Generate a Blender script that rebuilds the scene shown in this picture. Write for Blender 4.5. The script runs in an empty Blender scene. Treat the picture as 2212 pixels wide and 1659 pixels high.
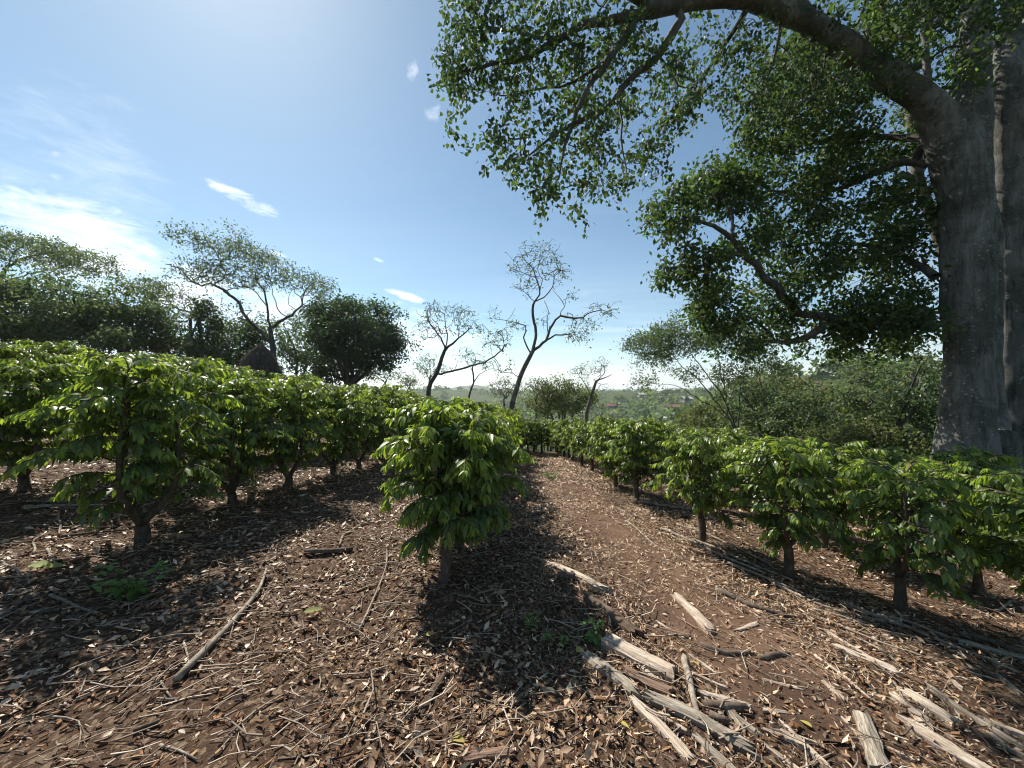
import bpy, math, random
import numpy as np
from mathutils import Vector
R = math.radians
rng = np.random.default_rng(7)
scene = bpy.context.scene

# ------------------------------------------------------------------ camera
CAM_Z = 1.62
F = 831.0                      # focal length in units of the 2212 px wide view
CU, CV, HORIZON = 1106.0, 829.5, 850.0
PITCH = math.atan((HORIZON - CV) / F)
cam_d = bpy.data.cameras.new('camera')
cam = bpy.data.objects.new('camera', cam_d)
scene.collection.objects.link(cam)
cam_d.sensor_width = 36.0
cam_d.lens = 36.0 * F / 2212.0
cam_d.clip_start = 0.05
cam_d.clip_end = 20000
cam.location = (0, 0, CAM_Z)
cam.rotation_euler = (R(90) + PITCH, 0, 0)
scene.camera = cam

# ------------------------------------------------------------------ light
SUN = Vector((-0.80, 1.0, 1.42)).normalized()
elev = math.asin(SUN.z)
azim = math.atan2(SUN.x, SUN.y)          # clockwise from +Y
world = bpy.data.worlds.new('World')
scene.world = world
world.use_nodes = True
wn, wl = world.node_tree.nodes, world.node_tree.links
wn.clear()

class NT:
    """tiny helper around a node tree"""
    def __init__(s, nt): s.n, s.l = nt.nodes, nt.links
    def put(s, sock, v):
        if isinstance(v, bpy.types.NodeSocket): s.l.new(v, sock)
        elif v is not None: sock.default_value = v
    def math(s, op, a, b=None, c=None, clamp=False):
        m = s.n.new('ShaderNodeMath'); m.operation = op; m.use_clamp = clamp
        for i, v in enumerate((a, b, c)):
            if v is not None: s.put(m.inputs[i], v)
        return m.outputs[0]
    def mix(s, f, a, b, blend='MIX'):
        m = s.n.new('ShaderNodeMix'); m.data_type = 'RGBA'; m.blend_type = blend
        s.put(m.inputs[0], f); s.put(m.inputs[6], a); s.put(m.inputs[7], b)
        return m.outputs[2]
    def noise(s, vec, scale, detail=3.0, rough=0.55, dist=0.0):
        m = s.n.new('ShaderNodeTexNoise')
        if vec is not None: s.l.new(vec, m.inputs['Vector'])
        m.inputs['Scale'].default_value = scale; m.inputs['Detail'].default_value = detail
        m.inputs['Roughness'].default_value = rough; m.inputs['Distortion'].default_value = dist
        return m.outputs['Fac']
    def ramp(s, fac, stops):
        m = s.n.new('ShaderNodeValToRGB'); s.put(m.inputs[0], fac)
        e = m.color_ramp.elements
        while len(e) < len(stops): e.new(0.5)
        for el, (p, c) in zip(e, stops):
            el.position = p; el.color = (*c, 1) if len(c) == 3 else c
        return m.outputs[0]
    def mapr(s, v, a, b, c=0.0, d=1.0, smooth=True):
        m = s.n.new('ShaderNodeMapRange')
        if smooth: m.interpolation_type = 'SMOOTHSTEP'
        s.put(m.inputs[0], v)
        for i, q in zip((1, 2, 3, 4), (a, b, c, d)): m.inputs[i].default_value = q
        return m.outputs[0]
    def mapping(s, vec, scale=(1, 1, 1), rot=(0, 0, 0), loc=(0, 0, 0)):
        m = s.n.new('ShaderNodeMapping'); s.l.new(vec, m.inputs[0])
        m.inputs['Scale'].default_value = scale; m.inputs['Rotation'].default_value = rot
        m.inputs['Location'].default_value = loc
        return m.outputs[0]

W = NT(world.node_tree)
sky = wn.new('ShaderNodeTexSky')
sky.sky_type = 'NISHITA'
sky.sun_disc = False
sky.sun_elevation = elev
sky.sun_rotation = azim
sky.altitude = 900
sky.air_density = 1.0
sky.dust_density = 0.5
sky.ozone_density = 1.0
tc = wn.new('ShaderNodeTexCoord')
sep = wn.new('ShaderNodeSeparateXYZ'); wl.new(tc.outputs['Generated'], sep.inputs[0])
dx, dy, dz = sep.outputs
az = W.math('ARCTAN2', dx, dy)
el = W.math('ARCSINE', dz)
# layer of thin cirrus: the direction projected on a plane high above the ground
zz = W.math('MAXIMUM', W.math('ADD', dz, 0.06), 0.04)
comb = wn.new('ShaderNodeCombineXYZ')
wl.new(W.math('DIVIDE', dx, zz), comb.inputs[0]); wl.new(W.math('DIVIDE', dy, zz), comb.inputs[1])
cir = W.noise(W.mapping(comb.outputs[0], scale=(0.55, 2.2, 1), rot=(0, 0, R(-18))), 0.9, 7, 0.6, 0.6)
cir = W.mapr(cir, 0.52, 0.82)
cir2 = W.noise(W.mapping(comb.outputs[0], scale=(0.3, 1.0, 1), rot=(0, 0, R(-24)), loc=(3, 1, 0)), 0.5, 6, 0.6, 0.3)
cir2 = W.mapr(cir2, 0.45, 0.75)
# direction plane used for the shapes of single clouds (azimuth, elevation)
ae = wn.new('ShaderNodeCombineXYZ'); wl.new(az, ae.inputs[0]); wl.new(el, ae.inputs[1])
puff = W.noise(ae.outputs[0], 26.0, 6, 0.65, 0.4)
wisp = W.noise(W.mapping(ae.outputs[0], scale=(1, 3.2, 1), rot=(0, 0, R(22))), 12.0, 6, 0.65, 0.6)
def pix_ae(u, v):
    a, b = (u - CU) / F, -(v - CV) / F
    y = math.cos(PITCH) - b * math.sin(PITCH); z = math.sin(PITCH) + b * math.cos(PITCH)
    l = math.sqrt(a * a + y * y + z * z)
    return math.atan2(a, y), math.asin(z / l)
def spot(u0, v0, u1, v1, half, nz, lo, hi, power=1.0):
    """one streak of cloud between two directions, torn by noise"""
    a0, e0 = pix_ae(u0, v0); a1, e1 = pix_ae(u1, v1)
    ca, ce = (a0 + a1) / 2, (e0 + e1) / 2
    ln = max(1e-3, math.hypot(a1 - a0, e1 - e0) / 2); th = math.atan2(e1 - e0, a1 - a0)
    da = W.math('SUBTRACT', az, ca); de = W.math('SUBTRACT', el, ce)
    p = W.math('ADD', W.math('MULTIPLY', da, math.cos(th) / ln), W.math('MULTIPLY', de, math.sin(th) / ln))
    q = W.math('ADD', W.math('MULTIPLY', da, -math.sin(th) / half), W.math('MULTIPLY', de, math.cos(th) / half))
    r2 = W.math('ADD', W.math('MULTIPLY', p, p), W.math('MULTIPLY', q, q))
    m = W.math('SUBTRACT', 1.0, r2)
    m = W.math('ADD', m, W.math('MULTIPLY', W.math('SUBTRACT', nz, 0.5), 3.4))
    m = W.mapr(m, lo, hi)
    inside = W.mapr(r2, 2.2, 1.0)
    return W.math('MULTIPLY', W.math('MULTIPLY', m, inside), power)
clouds = None
for args in [(425, 380, 612, 474, 0.020, wisp, 0.2, 1.7, 0.9),
             (905, 245, 965, 240, 0.020, puff, 0.2, 1.9, 0.75), (878, 130, 905, 165, 0.022, puff, 0.3, 2.0, 0.6),
             (95, 370, 150, 390, 0.014, wisp, 0.2, 1.8, 0.6), (100, 325, 140, 335, 0.012, wisp, 0.3, 1.8, 0.5),
             (826, 623, 930, 656, 0.011, wisp, 0.0, 1.4, 0.9), (800, 555, 835, 568, 0.007, wisp, 0.2, 1.2, 0.5),
             (-120, 420, 430, 610, 0.085, wisp, -0.2, 2.0, 1.0), (250, 590, 560, 680, 0.08, wisp, -0.1, 1.8, 0.9), (-100, 270, 380, 480, 0.16, wisp, 0.0, 3.4, 0.45), (380, 640, 760, 760, 0.10, wisp, -.3, 2.0, .8),
             (560, 540, 640, 560, 0.008, wisp, 0.2, 1.2, 0.6), (740, 690, 1110, 770, 0.075, wisp, -0.1, 1.9, 0.85),
             (1190, 640, 1330, 600, 0.05, wisp, 0.5, 2.2, 0.25),
             (1255, 815, 1400, 825, 0.036, puff, 0.1, 0.7, 0.9), (985, 805, 1090, 815, 0.03, puff, 0.2, 0.9, 0.7)]:
    s_ = spot(*args)
    clouds = s_ if clouds is None else W.math('MAXIMUM', clouds, s_)
low = W.mapr(el, 0.36, 0.05)                     # cirrus thickens towards the horizon
cmask = W.math('MULTIPLY', cir, W.math('ADD', W.math('MULTIPLY', low, 0.55), 0.03))
cmask = W.math('ADD', cmask, W.math('MULTIPLY', cir2, W.math('ADD', W.math('MULTIPLY', low, 0.30), 0.05)))
cmask = W.math('ADD', cmask, W.mapr(el, 0.20, -0.02, 0.0, 0.42))
clouds = W.math('MAXIMUM', clouds, W.math('MINIMUM', cmask, 0.9))
# clouds shine more strongly towards the sun
sd = wn.new('ShaderNodeVectorMath'); sd.operation = 'DOT_PRODUCT'
wl.new(tc.outputs['Generated'], sd.inputs[0]); sd.inputs[1].default_value = SUN
glow = W.mapr(sd.outputs['Value'], 0.0, 1.0, 0.85, 1.35, smooth=False)
cc = wn.new('ShaderNodeVectorMath'); cc.operation = 'SCALE'; cc.inputs[0].default_value = (7.6, 7.8, 8.1)
wl.new(glow, cc.inputs['Scale'])
bg = wn.new('ShaderNodeBackground')
skyc = W.mix(1.0, sky.outputs[0], (0.86, 0.97, 0.90, 1), 'MULTIPLY')   # white balance of the clear sky
wl.new(W.mix(clouds, skyc, cc.outputs[0]), bg.inputs[0])
bg.inputs[1].default_value = 0.086
wo = wn.new('ShaderNodeOutputWorld'); wl.new(bg.outputs[0], wo.inputs[0])

sun_d = bpy.data.lights.new('sun', 'SUN')
sun_d.energy = 5.0
sun_d.angle = R(0.53)
sun_d.color = (1.0, 0.94, 0.84)
sun = bpy.data.objects.new('sun', sun_d)
scene.collection.objects.link(sun)
sun.rotation_euler = SUN.to_track_quat('Z', 'Y').to_euler()

scene.view_settings.view_transform = 'Standard'
scene.view_settings.look = 'None'
scene.view_settings.exposure = 0.82
scene.view_settings.gamma = 1
scene.render.engine = 'CYCLES'
scene.cycles.max_bounces = 7
scene.cycles.diffuse_bounces = 3
scene.cycles.glossy_bounces = 2
scene.cycles.transmission_bounces = 3
scene.cycles.volume_bounces = 0
scene.cycles.sample_clamp_indirect = 6
scene.cycles.use_denoising = True
scene.cycles.pixel_filter_type = 'BLACKMAN_HARRIS'
scene.cycles.filter_width = 1.1

# ------------------------------------------------------------------ helpers
def hash2(ix, iy, seed):
    n = (ix.astype(np.int64) * 374761393 + iy.astype(np.int64) * 668265263 + seed * 974711) & 0xffffffff
    n = ((n ^ (n >> 13)) * 1274126177) & 0xffffffff
    n = n ^ (n >> 16)
    return (n & 0xffff) / 65535.0
def vnoise(x, y, seed=0):
    x = np.asarray(x, float); y = np.asarray(y, float)
    ix, iy = np.floor(x), np.floor(y)
    fx, fy = x - ix, y - iy
    fx, fy = fx * fx * (3 - 2 * fx), fy * fy * (3 - 2 * fy)
    a, b = hash2(ix, iy, seed), hash2(ix + 1, iy, seed)
    c, d = hash2(ix, iy + 1, seed), hash2(ix + 1, iy + 1, seed)
    return (a * (1 - fx) + b * fx) * (1 - fy) + (c * (1 - fx) + d * fx) * fy - 0.5
def sp(t, k):
    return k * np.logaddexp(0, np.asarray(t, float) / k)
def sig(t): return 1 / (1 + np.exp(-np.clip(t, -40, 40)))
def path_center(y):
    y = np.asarray(y, float)
    return 0.85 + 0.12 * np.clip(9.0 - y, 0, 6.5)
def ground(x, y):
    """height of the ground: the field climbs to the left, falls to the right and into a valley ahead"""
    x = np.asarray(x, float); y = np.asarray(y, float)
    r = np.hypot(x, y)
    left = 0.135 * sp(-(x + 1.3), 0.8); left = 3.2 * np.tanh(left / 3.2)
    right = -0.085 * sp(x - 1.0, 0.7); right = 3.0 * np.tanh(right / 3.0)
    z = left + right - 0.05 * sp(y - 6.0, 1.5)
    edge = 19 + 30 * sig((-x - 7) / 2.5) - 3.0 * sig((x - 6) / 2)
    z = z - 0.24 * sp(y - edge, 3.0)
    z = np.maximum(z, -19) + 0.0
    z = z - 2.0 * sig((r - 60) / 10)
    # valley floor and the hills beyond
    far = sig((r - 130) / 25)
    hill = 34 * np.exp(-(((x - 330) / 150) ** 2 + ((y - 330) / 130) ** 2))
    hill += 18 * np.exp(-(((x - 120) / 120) ** 2 + ((y - 430) / 110) ** 2))
    hill += 16 * np.exp(-(((x + 100) / 170) ** 2 + ((y - 620) / 120) ** 2))
    hill += 21 * sig((r - 620) / 90)
    hill += 44 * np.exp(-(((x + 200) / 150) ** 2 + ((y - 2100) / 300) ** 2))
    hill += 26 * np.exp(-(((x + 480) / 260) ** 2 + ((y - 2300) / 300) ** 2))
    hill += 14 * np.exp(-(((x - 520) / 300) ** 2 + ((y - 1700) / 300) ** 2))
    hill += 7 * vnoise(x / 90, y / 90, 3) + 3 * vnoise(x / 35, y / 35, 4)
    z = z + far * hill + 27 * np.exp(-(((x - 112) / 52) ** 2 + ((y - 128) / 45) ** 2))
    # small relief of the field
    near = np.exp(-(r / 22) ** 2)
    on_path = np.exp(-((x - path_center(y)) / 0.7) ** 2)
    lump = 0.11 * vnoise(x / 1.3, y / 1.3, 11) + 0.06 * vnoise(x / 0.45, y / 0.45, 12) + 0.035 * vnoise(x / 0.16, y / 0.16, 13)
    z = z + near * lump * (1 - 0.6 * on_path) - near * 0.05 * on_path
    return z
GZ0 = float(ground(0, 0))
CAMZ = CAM_Z
def ray(u, v):
    a, b = (u - CU) / F, -(v - CV) / F
    y = math.cos(PITCH) - b * math.sin(PITCH); z = math.sin(PITCH) + b * math.cos(PITCH)
    return np.array([a / y, 1.0, z / y])
def P(u, v, d):
    """the point d metres ahead along the direction (u, v)"""
    r = ray(u, v)
    return np.array([r[0] * d, d, CAMZ + r[2] * d])
def G(u, v):
    """where the direction (u, v) meets the ground"""
    r = ray(u, v)
    t = np.arange(0.8, 60, 0.02)
    z = CAMZ + r[2] * t - ground(r[0] * t, t)
    k = np.argmax(z < 0)
    return np.array([r[0] * t[k], t[k], float(ground(r[0] * t[k], t[k]))])
def onto(x, y, dz=0.0): return np.array([x, y, float(ground(x, y)) + dz])

def make_mesh(name, verts, tris=None, quads=None, mat=None, smooth=True, tint=None):
    me = bpy.data.meshes.new(name)
    verts = np.asarray(verts, np.float32)
    tris = np.zeros((0, 3), np.int32) if tris is None else np.asarray(tris, np.int32).reshape(-1, 3)
    quads = np.zeros((0, 4), np.int32) if quads is None else np.asarray(quads, np.int32).reshape(-1, 4)
    me.vertices.add(len(verts)); me.vertices.foreach_set('co', verts.ravel())
    nl = tris.size + quads.size
    me.loops.add(nl)
    me.loops.foreach_set('vertex_index', np.concatenate([tris.ravel(), quads.ravel()]))
    npoly = len(tris) + len(quads)
    me.polygons.add(npoly)
    st = np.concatenate([np.arange(len(tris)) * 3, tris.size + np.arange(len(quads)) * 4]).astype(np.int32)
    me.polygons.foreach_set('loop_start', st)
    me.polygons.foreach_set('use_smooth', np.full(npoly, smooth))
    if tint is not None:
        at = me.attributes.new('tint', 'FLOAT_COLOR', 'POINT')
        t = np.ones((len(verts), 4), np.float32); t[:, :tint.shape[1]] = tint
        at.data.foreach_set('color', t.ravel())
    me.update(calc_edges=True)
    if mat is not None: me.materials.append(mat)
    return me
def link(name, data, parent=None, loc=None, rot=None, label=None, cat=None, group=None, kind=None):
    o = bpy.data.objects.new(name, data)
    scene.collection.objects.link(o)
    if parent is not None: o.parent = parent
    if loc is not None: o.location = [float(c) for c in loc]
    if rot is not None: o.rotation_euler = rot
    if label: o['label'] = label
    if cat: o['category'] = cat
    if group: o['group'] = group
    if kind: o['kind'] = kind
    return o
def thing(name, loc, label, cat, group=None, rot=None):
    return link(name, None, None, loc, rot, label, cat, group)

class Buf:
    """collects vertices and faces of one mesh"""
    def __init__(s): s.v, s.t, s.q, s.c, s.n = [], [], [], [], 0
    def add(s, v, t=None, q=None, c=None):
        v = np.asarray(v, float).reshape(-1, 3)
        if t is not None and len(t): s.t.append(np.asarray(t).reshape(-1, 3) + s.n)
        if q is not None and len(q): s.q.append(np.asarray(q).reshape(-1, 4) + s.n)
        s.v.append(v)
        if c is None: c = (0.5, 0.0, 0.5)
        c = np.asarray(c, float)
        s.c.append(np.broadcast_to(c, (len(v), 3)) if c.ndim == 1 else c)
        s.n += len(v)
    def mesh(s, name, mat, smooth=True, origin=None):
        v = np.concatenate(s.v) if s.v else np.zeros((0, 3))
        if origin is not None: v = v - np.asarray(origin)
        return make_mesh(name, v, np.concatenate(s.t) if s.t else None, np.concatenate(s.q) if s.q else None,
                         mat, smooth, np.concatenate(s.c) if s.c else None)

def norm(a): return a / np.maximum(np.linalg.norm(a, axis=-1, keepdims=True), 1e-9)
def tube(buf, pts, rad, sides=6, cap=True, c=(0.5, 0, 0.5), wob=0.0, seed=0, flute=0.0):
    pts = np.asarray(pts, float); n = len(pts)
    rad = np.broadcast_to(np.asarray(rad, float), (n,))
    tan = norm(np.gradient(pts, axis=0))
    ref = np.array([0, 0, 1.0]) if abs(tan[0][2]) < 0.9 else np.array([1.0, 0, 0])
    us = np.zeros((n, 3)); u = norm(np.cross(tan[0], ref))
    for i in range(n):
        u = norm(u - tan[i] * np.dot(u, tan[i])); us[i] = u
    ws = np.cross(tan, us)
    a = np.arange(sides) * 2 * math.pi / sides
    rr = np.repeat(rad[:, None], sides, 1)
    if wob:
        s = np.arange(n)[:, None] * 0.7
        rr = rr * (1 + wob * 2 * vnoise(s + 0 * a, a[None, :] * 1.3 + seed * 7.1, seed))
    if flute:
        rr = rr * (1 + flute * np.cos(5 * a + seed)[None, :] + flute * 0.6 * np.cos(3 * a + 1.3)[None, :])
    v = pts[:, None, :] + rr[..., None] * (np.cos(a)[None, :, None] * us[:, None, :] + np.sin(a)[None, :, None] * ws[:, None, :])
    v = v.reshape(-1, 3)
    i, j = np.meshgrid(np.arange(n - 1), np.arange(sides), indexing='ij')
    j2 = (j + 1) % sides
    q = np.stack([i * sides + j, i * sides + j2, (i + 1) * sides + j2, (i + 1) * sides + j], -1).reshape(-1, 4)
    t = []
    if cap:
        v = np.vstack([v, pts[0], pts[-1]])
        k = np.arange(sides); k2 = (k + 1) % sides
        t = np.concatenate([np.stack([k2, k, np.full(sides, n * sides)], -1),
                            np.stack([(n - 1) * sides + k, (n - 1) * sides + k2, np.full(sides, n * sides + 1)], -1)])
    buf.add(v, t, q, c)
def spline(pts, step):
    """Catmull-Rom through pts (n, k) sampled about every step metres"""
    pts = np.asarray(pts, float)
    if len(pts) == 2:
        n = max(2, int(np.linalg.norm((pts[1] - pts[0])[:3]) / step) + 1)
        return pts[0] + (pts[1] - pts[0]) * np.linspace(0, 1, n)[:, None]
    e = np.vstack([2 * pts[0] - pts[1], pts, 2 * pts[-1] - pts[-2]])
    out = []
    for i in range(1, len(e) - 2):
        n = max(1, int(np.linalg.norm((e[i + 1] - e[i])[:3]) / step))
        t = (np.arange(n) / n)[:, None]
        out.append(0.5 * (2 * e[i] + (e[i + 1] - e[i - 1]) * t + (2 * e[i - 1] - 5 * e[i] + 4 * e[i + 1] - e[i + 2]) * t ** 2
                          + (3 * e[i] - e[i - 1] - 3 * e[i + 1] + e[i + 2]) * t ** 3))
    out.append(pts[-1:])
    return np.vstack(out)

PROF_LONG = [(0, 0), (0.16, 0.30), (0.42, 0.5), (0.70, 0.36), (1, 0)]
PROF_MED = [(0, 0), (0.35, 0.5), (0.70, 0.36), (1, 0)]
PROF_HEART = [(0, 0), (0.18, 0.5), (0.5, 0.38), (1, 0)]
PROF_LOW = [(0, 0), (0.45, 0.5), (1, 0)]
def leaves(buf, pos, d, n, L, Wd, prof=PROF_MED, curl=0.25, fold=0.25, tint=None, wave=0.0):
    """many leaves at once: folded along the midrib, bent down, each with its own tint"""
    N = len(pos)
    if N == 0: return
    d = norm(d); s = norm(np.cross(d, n)); n = np.cross(s, d)
    L = np.broadcast_to(L, (N,)); Wd = np.broadcast_to(Wd, (N,)); curl = np.broadcast_to(curl, (N,))
    secs, idx = [], []
    k = 0
    for t, w in prof:
        c = pos + d * (L * t)[:, None] - n * (curl * L * t * t)[:, None]
        if w == 0:
            secs.append(c[:, None, :]); idx.append((k,)); k += 1
        else:
            lift = n * (fold * Wd * w)[:, None]
            wv = (np.sin(t * 19.0) * wave * Wd)[:, None] * n
            secs.append(np.stack([c - s * (Wd * w)[:, None] + lift + wv, c, c + s * (Wd * w)[:, None] + lift - wv], 1))
            idx.append((k, k + 1, k + 2)); k += 3
    v = np.concatenate(secs, 1)                       # N, k, 3
    tr, qu = [], []
    for a, b in zip(idx[:-1], idx[1:]):
        if len(a) == 1: tr += [(a[0], b[0], b[1]), (a[0], b[1], b[2])]
        elif len(b) == 1: tr += [(a[0], b[0], a[1]), (a[1], b[0], a[2])]
        else: qu += [(a[0], b[0], b[1], a[1]), (a[1], b[1], b[2], a[2])]
    off = (np.arange(N) * k)[:, None, None]
    t = (np.array(tr)[None] + off).reshape(-1, 3)
    q = (np.array(qu)[None] + off).reshape(-1, 4) if qu else None
    if tint is None: tint = np.stack([rng.random(N), np.zeros(N), rng.random(N)], -1)
    buf.add(v.reshape(-1, 3), t, q, np.repeat(tint, k, 0))

# ------------------------------------------------------------------ materials
def new_mat(name):
    m = bpy.data.materials.new(name); m.use_nodes = True
    m.node_tree.nodes.clear()
    T = NT(m.node_tree)
    out = T.n.new('ShaderNodeOutputMaterial')
    return m, T, out
def principled(T, col, rough, spec=0.5, normal=None):
    p = T.n.new('ShaderNodeBsdfPrincipled')
    T.put(p.inputs['Base Color'], col); T.put(p.inputs['Roughness'], rough)
    p.inputs['Specular IOR Level'].default_value = spec
    if normal is not None: T.l.new(normal, p.inputs['Normal'])
    return p
def bump(T, h, strength, dist):
    b = T.n.new('ShaderNodeBump'); b.inputs['Strength'].default_value = strength; b.inputs['Distance'].default_value = dist
    T.l.new(h, b.inputs['Height']); return b.outputs[0]
def attr(T):
    a = T.n.new('ShaderNodeAttribute'); a.attribute_name = 'tint'
    s = T.n.new('ShaderNodeSeparateColor'); T.l.new(a.outputs['Color'], s.inputs[0])
    return s.outputs
def leaf_mat(name, dark, light, young, rough=0.38, trans=0.35, tcol=(0.22, 0.40, 0.03), spec=0.5):
    m, T, out = new_mat(name)
    r, g, b = attr(T)
    col = T.mix(r, (*dark, 1), (*light, 1))
    col = T.mix(g, col, (*young, 1))
    col = T.mix(T.mapr(b, 0.955, 0.97, 0, 0.8), col, (0.22, 0.17, 0.035, 1))
    col = T.mix(T.mapr(b, 0.0, 0.25, 0.5, 0), col, (0.055, 0.06, 0.04, 1))
    p = principled(T, col, T.math('ADD', rough - .05, T.math('MULTIPLY', b, .38)), spec)
    tr = T.n.new('ShaderNodeBsdfTranslucent')
    tcl = T.mix(0.6, col, (*tcol, 1))
    T.l.new(T.mix(g, tcl, (tcol[0] * 1.35, tcol[1] * 1.25, tcol[2] * 1.2, 1)), tr.inputs[0])
    mx = T.n.new('ShaderNodeMixShader')
    T.put(mx.inputs[0], T.math('ADD', trans, T.math('MULTIPLY', g, 0.15)))
    T.l.new(p.outputs[0], mx.inputs[1]); T.l.new(tr.outputs[0], mx.inputs[2])
    T.l.new(mx.outputs[0], out.inputs[0])
    return m
def bark_mat(name, c0, c1, c2, scale=6.0, stretch=0.35, bstr=0.6, bdist=0.02, rings=0.0):
    m, T, out = new_mat(name)
    g = T.n.new('ShaderNodeNewGeometry').outputs['Position']
    n1 = T.noise(T.mapping(g, scale=(1, 1, stretch)), scale, 6, 0.65, 0.3)
    n2 = T.noise(g, scale * 0.35, 4, 0.6)
    n3 = T.noise(T.mapping(g, scale=(1, 1, 2.5)), scale * 5, 4, 0.7)
    col = T.ramp(n1, [(0.3, c0), (0.55, c1), (0.75, c2)])
    col = T.mix(T.mapr(n2, 0.45, 0.65, 0, 0.6), col, (*c0, 1))
    col = T.mix(T.mapr(n3, 0.58, 0.75, 0, 0.7), col, (*c2, 1))
    h = T.math('ADD', n1, T.math('MULTIPLY', n3, 0.5))
    p = principled(T, col, 0.9, 0.25, bump(T, h, bstr, bdist))
    T.l.new(p.outputs[0], out.inputs[0])
    return m
def big_bark():
    m, T, out = new_mat('shade_tree_bark')
    g = T.n.new('ShaderNodeNewGeometry').outputs['Position']
    n1 = T.noise(T.mapping(g, scale=(1, 1, .25)), 6.0, 8, .7, .6)
    n2 = T.noise(g, 1.6, 5, .65, .3); n3 = T.noise(T.mapping(g, scale=(1, 1, 2.2)), 22.0, 6, .75)
    v = T.n.new('ShaderNodeTexVoronoi'); v.feature = 'F1'; T.l.new(T.mapping(g, scale=(1, 1, 1.8)), v.inputs['Vector']); v.inputs['Scale'].default_value = 9
    spots = T.math('MULTIPLY', T.mapr(v.outputs['Distance'], .30, .12), T.mapr(T.noise(g, 2.4, 4, .6), .48, .62))
    crack = T.mapr(T.noise(T.mapping(g, scale=(1, 1, .12)), 11.0, 6, .65, .5), .57, .64)
    col = T.ramp(n1, [(.28, (.085, .081, .071)), (.5, (.185, .178, .160)), (.72, (.33, .32, .29))])
    col = T.mix(T.mapr(n2, .44, .60, 0, .8), col, (.075, .078, .062, 1))
    col = T.mix(T.mapr(n3, .50, .70, 0, .55), col, (.30, .295, .27, 1))
    col = T.mix(T.math('MULTIPLY', spots, .7), col, (.50, .51, .47, 1))
    col = T.mix(T.math('MULTIPLY', crack, .30), col, (.030, .027, .022, 1))
    h = T.math('SUBTRACT', T.math('ADD', n1, T.math('MULTIPLY', n3, .7)), T.math('MULTIPLY', crack, .35))
    p = principled(T, col, .92, .2, bump(T, h, 1.0, .05))
    T.l.new(p.outputs[0], out.inputs[0]); return m
def tint_mat(name, stops, rough=0.85, nscale=60.0, bstr=0.4, bdist=0.004, spec=0.2, trans=0.0):
    """colour of each piece from its tint, grain on top"""
    m, T, out = new_mat(name)
    r, g, b = attr(T)
    pos = T.n.new('ShaderNodeNewGeometry').outputs['Position']
    nz = T.noise(pos, nscale, 4, 0.65)
    col = T.ramp(r, stops)
    col = T.mix(T.mapr(nz, 0.35, 0.7, 0.0, 0.55), col, T.mix(0.5, col, (0.02, 0.014, 0.01, 1)))
    p = principled(T, col, rough, spec, bump(T, nz, bstr, bdist))
    T.l.new(p.outputs[0], out.inputs[0])
    return m
def wood_mat(name, c0, c1, c2):
    """split weathered timber, grain along the piece"""
    m, T, out = new_mat(name)
    tcx = T.n.new('ShaderNodeTexCoord').outputs['Object']
    g1 = T.noise(T.mapping(tcx, scale=(1.6, 28, 28)), 2.2, 6, 0.7, 0.4)
    g2 = T.noise(tcx, 7.0, 4, 0.6)
    g3 = T.noise(T.mapping(tcx, scale=(3, 90, 90)), 1.5, 3, 0.6)
    col = T.ramp(g1, [(0.34, c0), (0.5, c1), (0.66, c2)])
    col = T.mix(T.mapr(g2, 0.5, 0.72, 0, 0.6), col, (*c0, 1))
    col = T.mix(T.mapr(g3, 0.6, 0.72, 0, 0.65), col, (c0[0] * 0.35, c0[1] * 0.35, c0[2] * 0.35, 1))
    h = T.math('SUBTRACT', g1, T.math('MULTIPLY', T.mapr(g3, 0.55, 0.75), 0.6))
    p = principled(T, col, 0.8, 0.25, bump(T, h, 0.8, 0.012))
    T.l.new(p.outputs[0], out.inputs[0])
    return m

M = {}
M['coffee'] = leaf_mat('coffee_leaf', (0.030, 0.066, 0.014), (0.080, 0.140, 0.025), (0.27, 0.37, 0.045), 0.30, 0.34, (0.34, 0.48, 0.04), 0.55)
M['shade'] = leaf_mat('shade_tree_leaf', (0.022, 0.044, 0.015), (0.056, 0.094, 0.030), (0.12, 0.18, 0.04), 0.58, 0.30, (0.16, 0.28, 0.045), 0.4)
M['mid'] = leaf_mat('tree_leaf', (0.045, 0.075, 0.032), (0.100, 0.145, 0.060), (0.16, 0.21, 0.07), 0.5, 0.36, (0.20, 0.30, 0.08))
M['darkleaf'] = leaf_mat('dark_tree_leaf', (0.026, 0.045, 0.022), (0.055, 0.085, 0.038), (0.09, 0.13, 0.05), 0.5, 0.25, (0.10, 0.20, 0.03))
M['olive'] = leaf_mat('olive_tree_leaf', (0.055, 0.080, 0.022), (0.13, 0.15, 0.045), (0.2, 0.22, 0.06), 0.55, 0.3, (0.22, 0.28, 0.05))
M['weed'] = leaf_mat('weed_leaf', (0.06, 0.13, 0.03), (0.13, 0.24, 0.06), (0.25, 0.36, 0.1), 0.5, 0.35, (0.25, 0.42, 0.06))
M['fallen'] = leaf_mat('fallen_leaf', (0.36, 0.26, 0.06), (0.46, 0.38, 0.11), (0.26, 0.33, 0.10), 0.6, 0.25, (0.5, 0.42, 0.08))
M['bigbark'] = big_bark()
M['bark'] = bark_mat('tree_bark', (0.045, 0.040, 0.034), (0.10, 0.09, 0.075), (0.20, 0.185, 0.16), 9.0, 0.35, 0.7, 0.02)
M['greybark'] = bark_mat('grey_bark', (0.07, 0.062, 0.05), (0.15, 0.135, 0.11), (0.30, 0.28, 0.24), 8.0, 0.5, 0.6, 0.02)
M['coffeebark'] = bark_mat('coffee_bark', (0.045, 0.034, 0.024), (0.10, 0.08, 0.058), (0.20, 0.17, 0.13), 22.0, 0.5, 0.7, 0.008)
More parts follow.
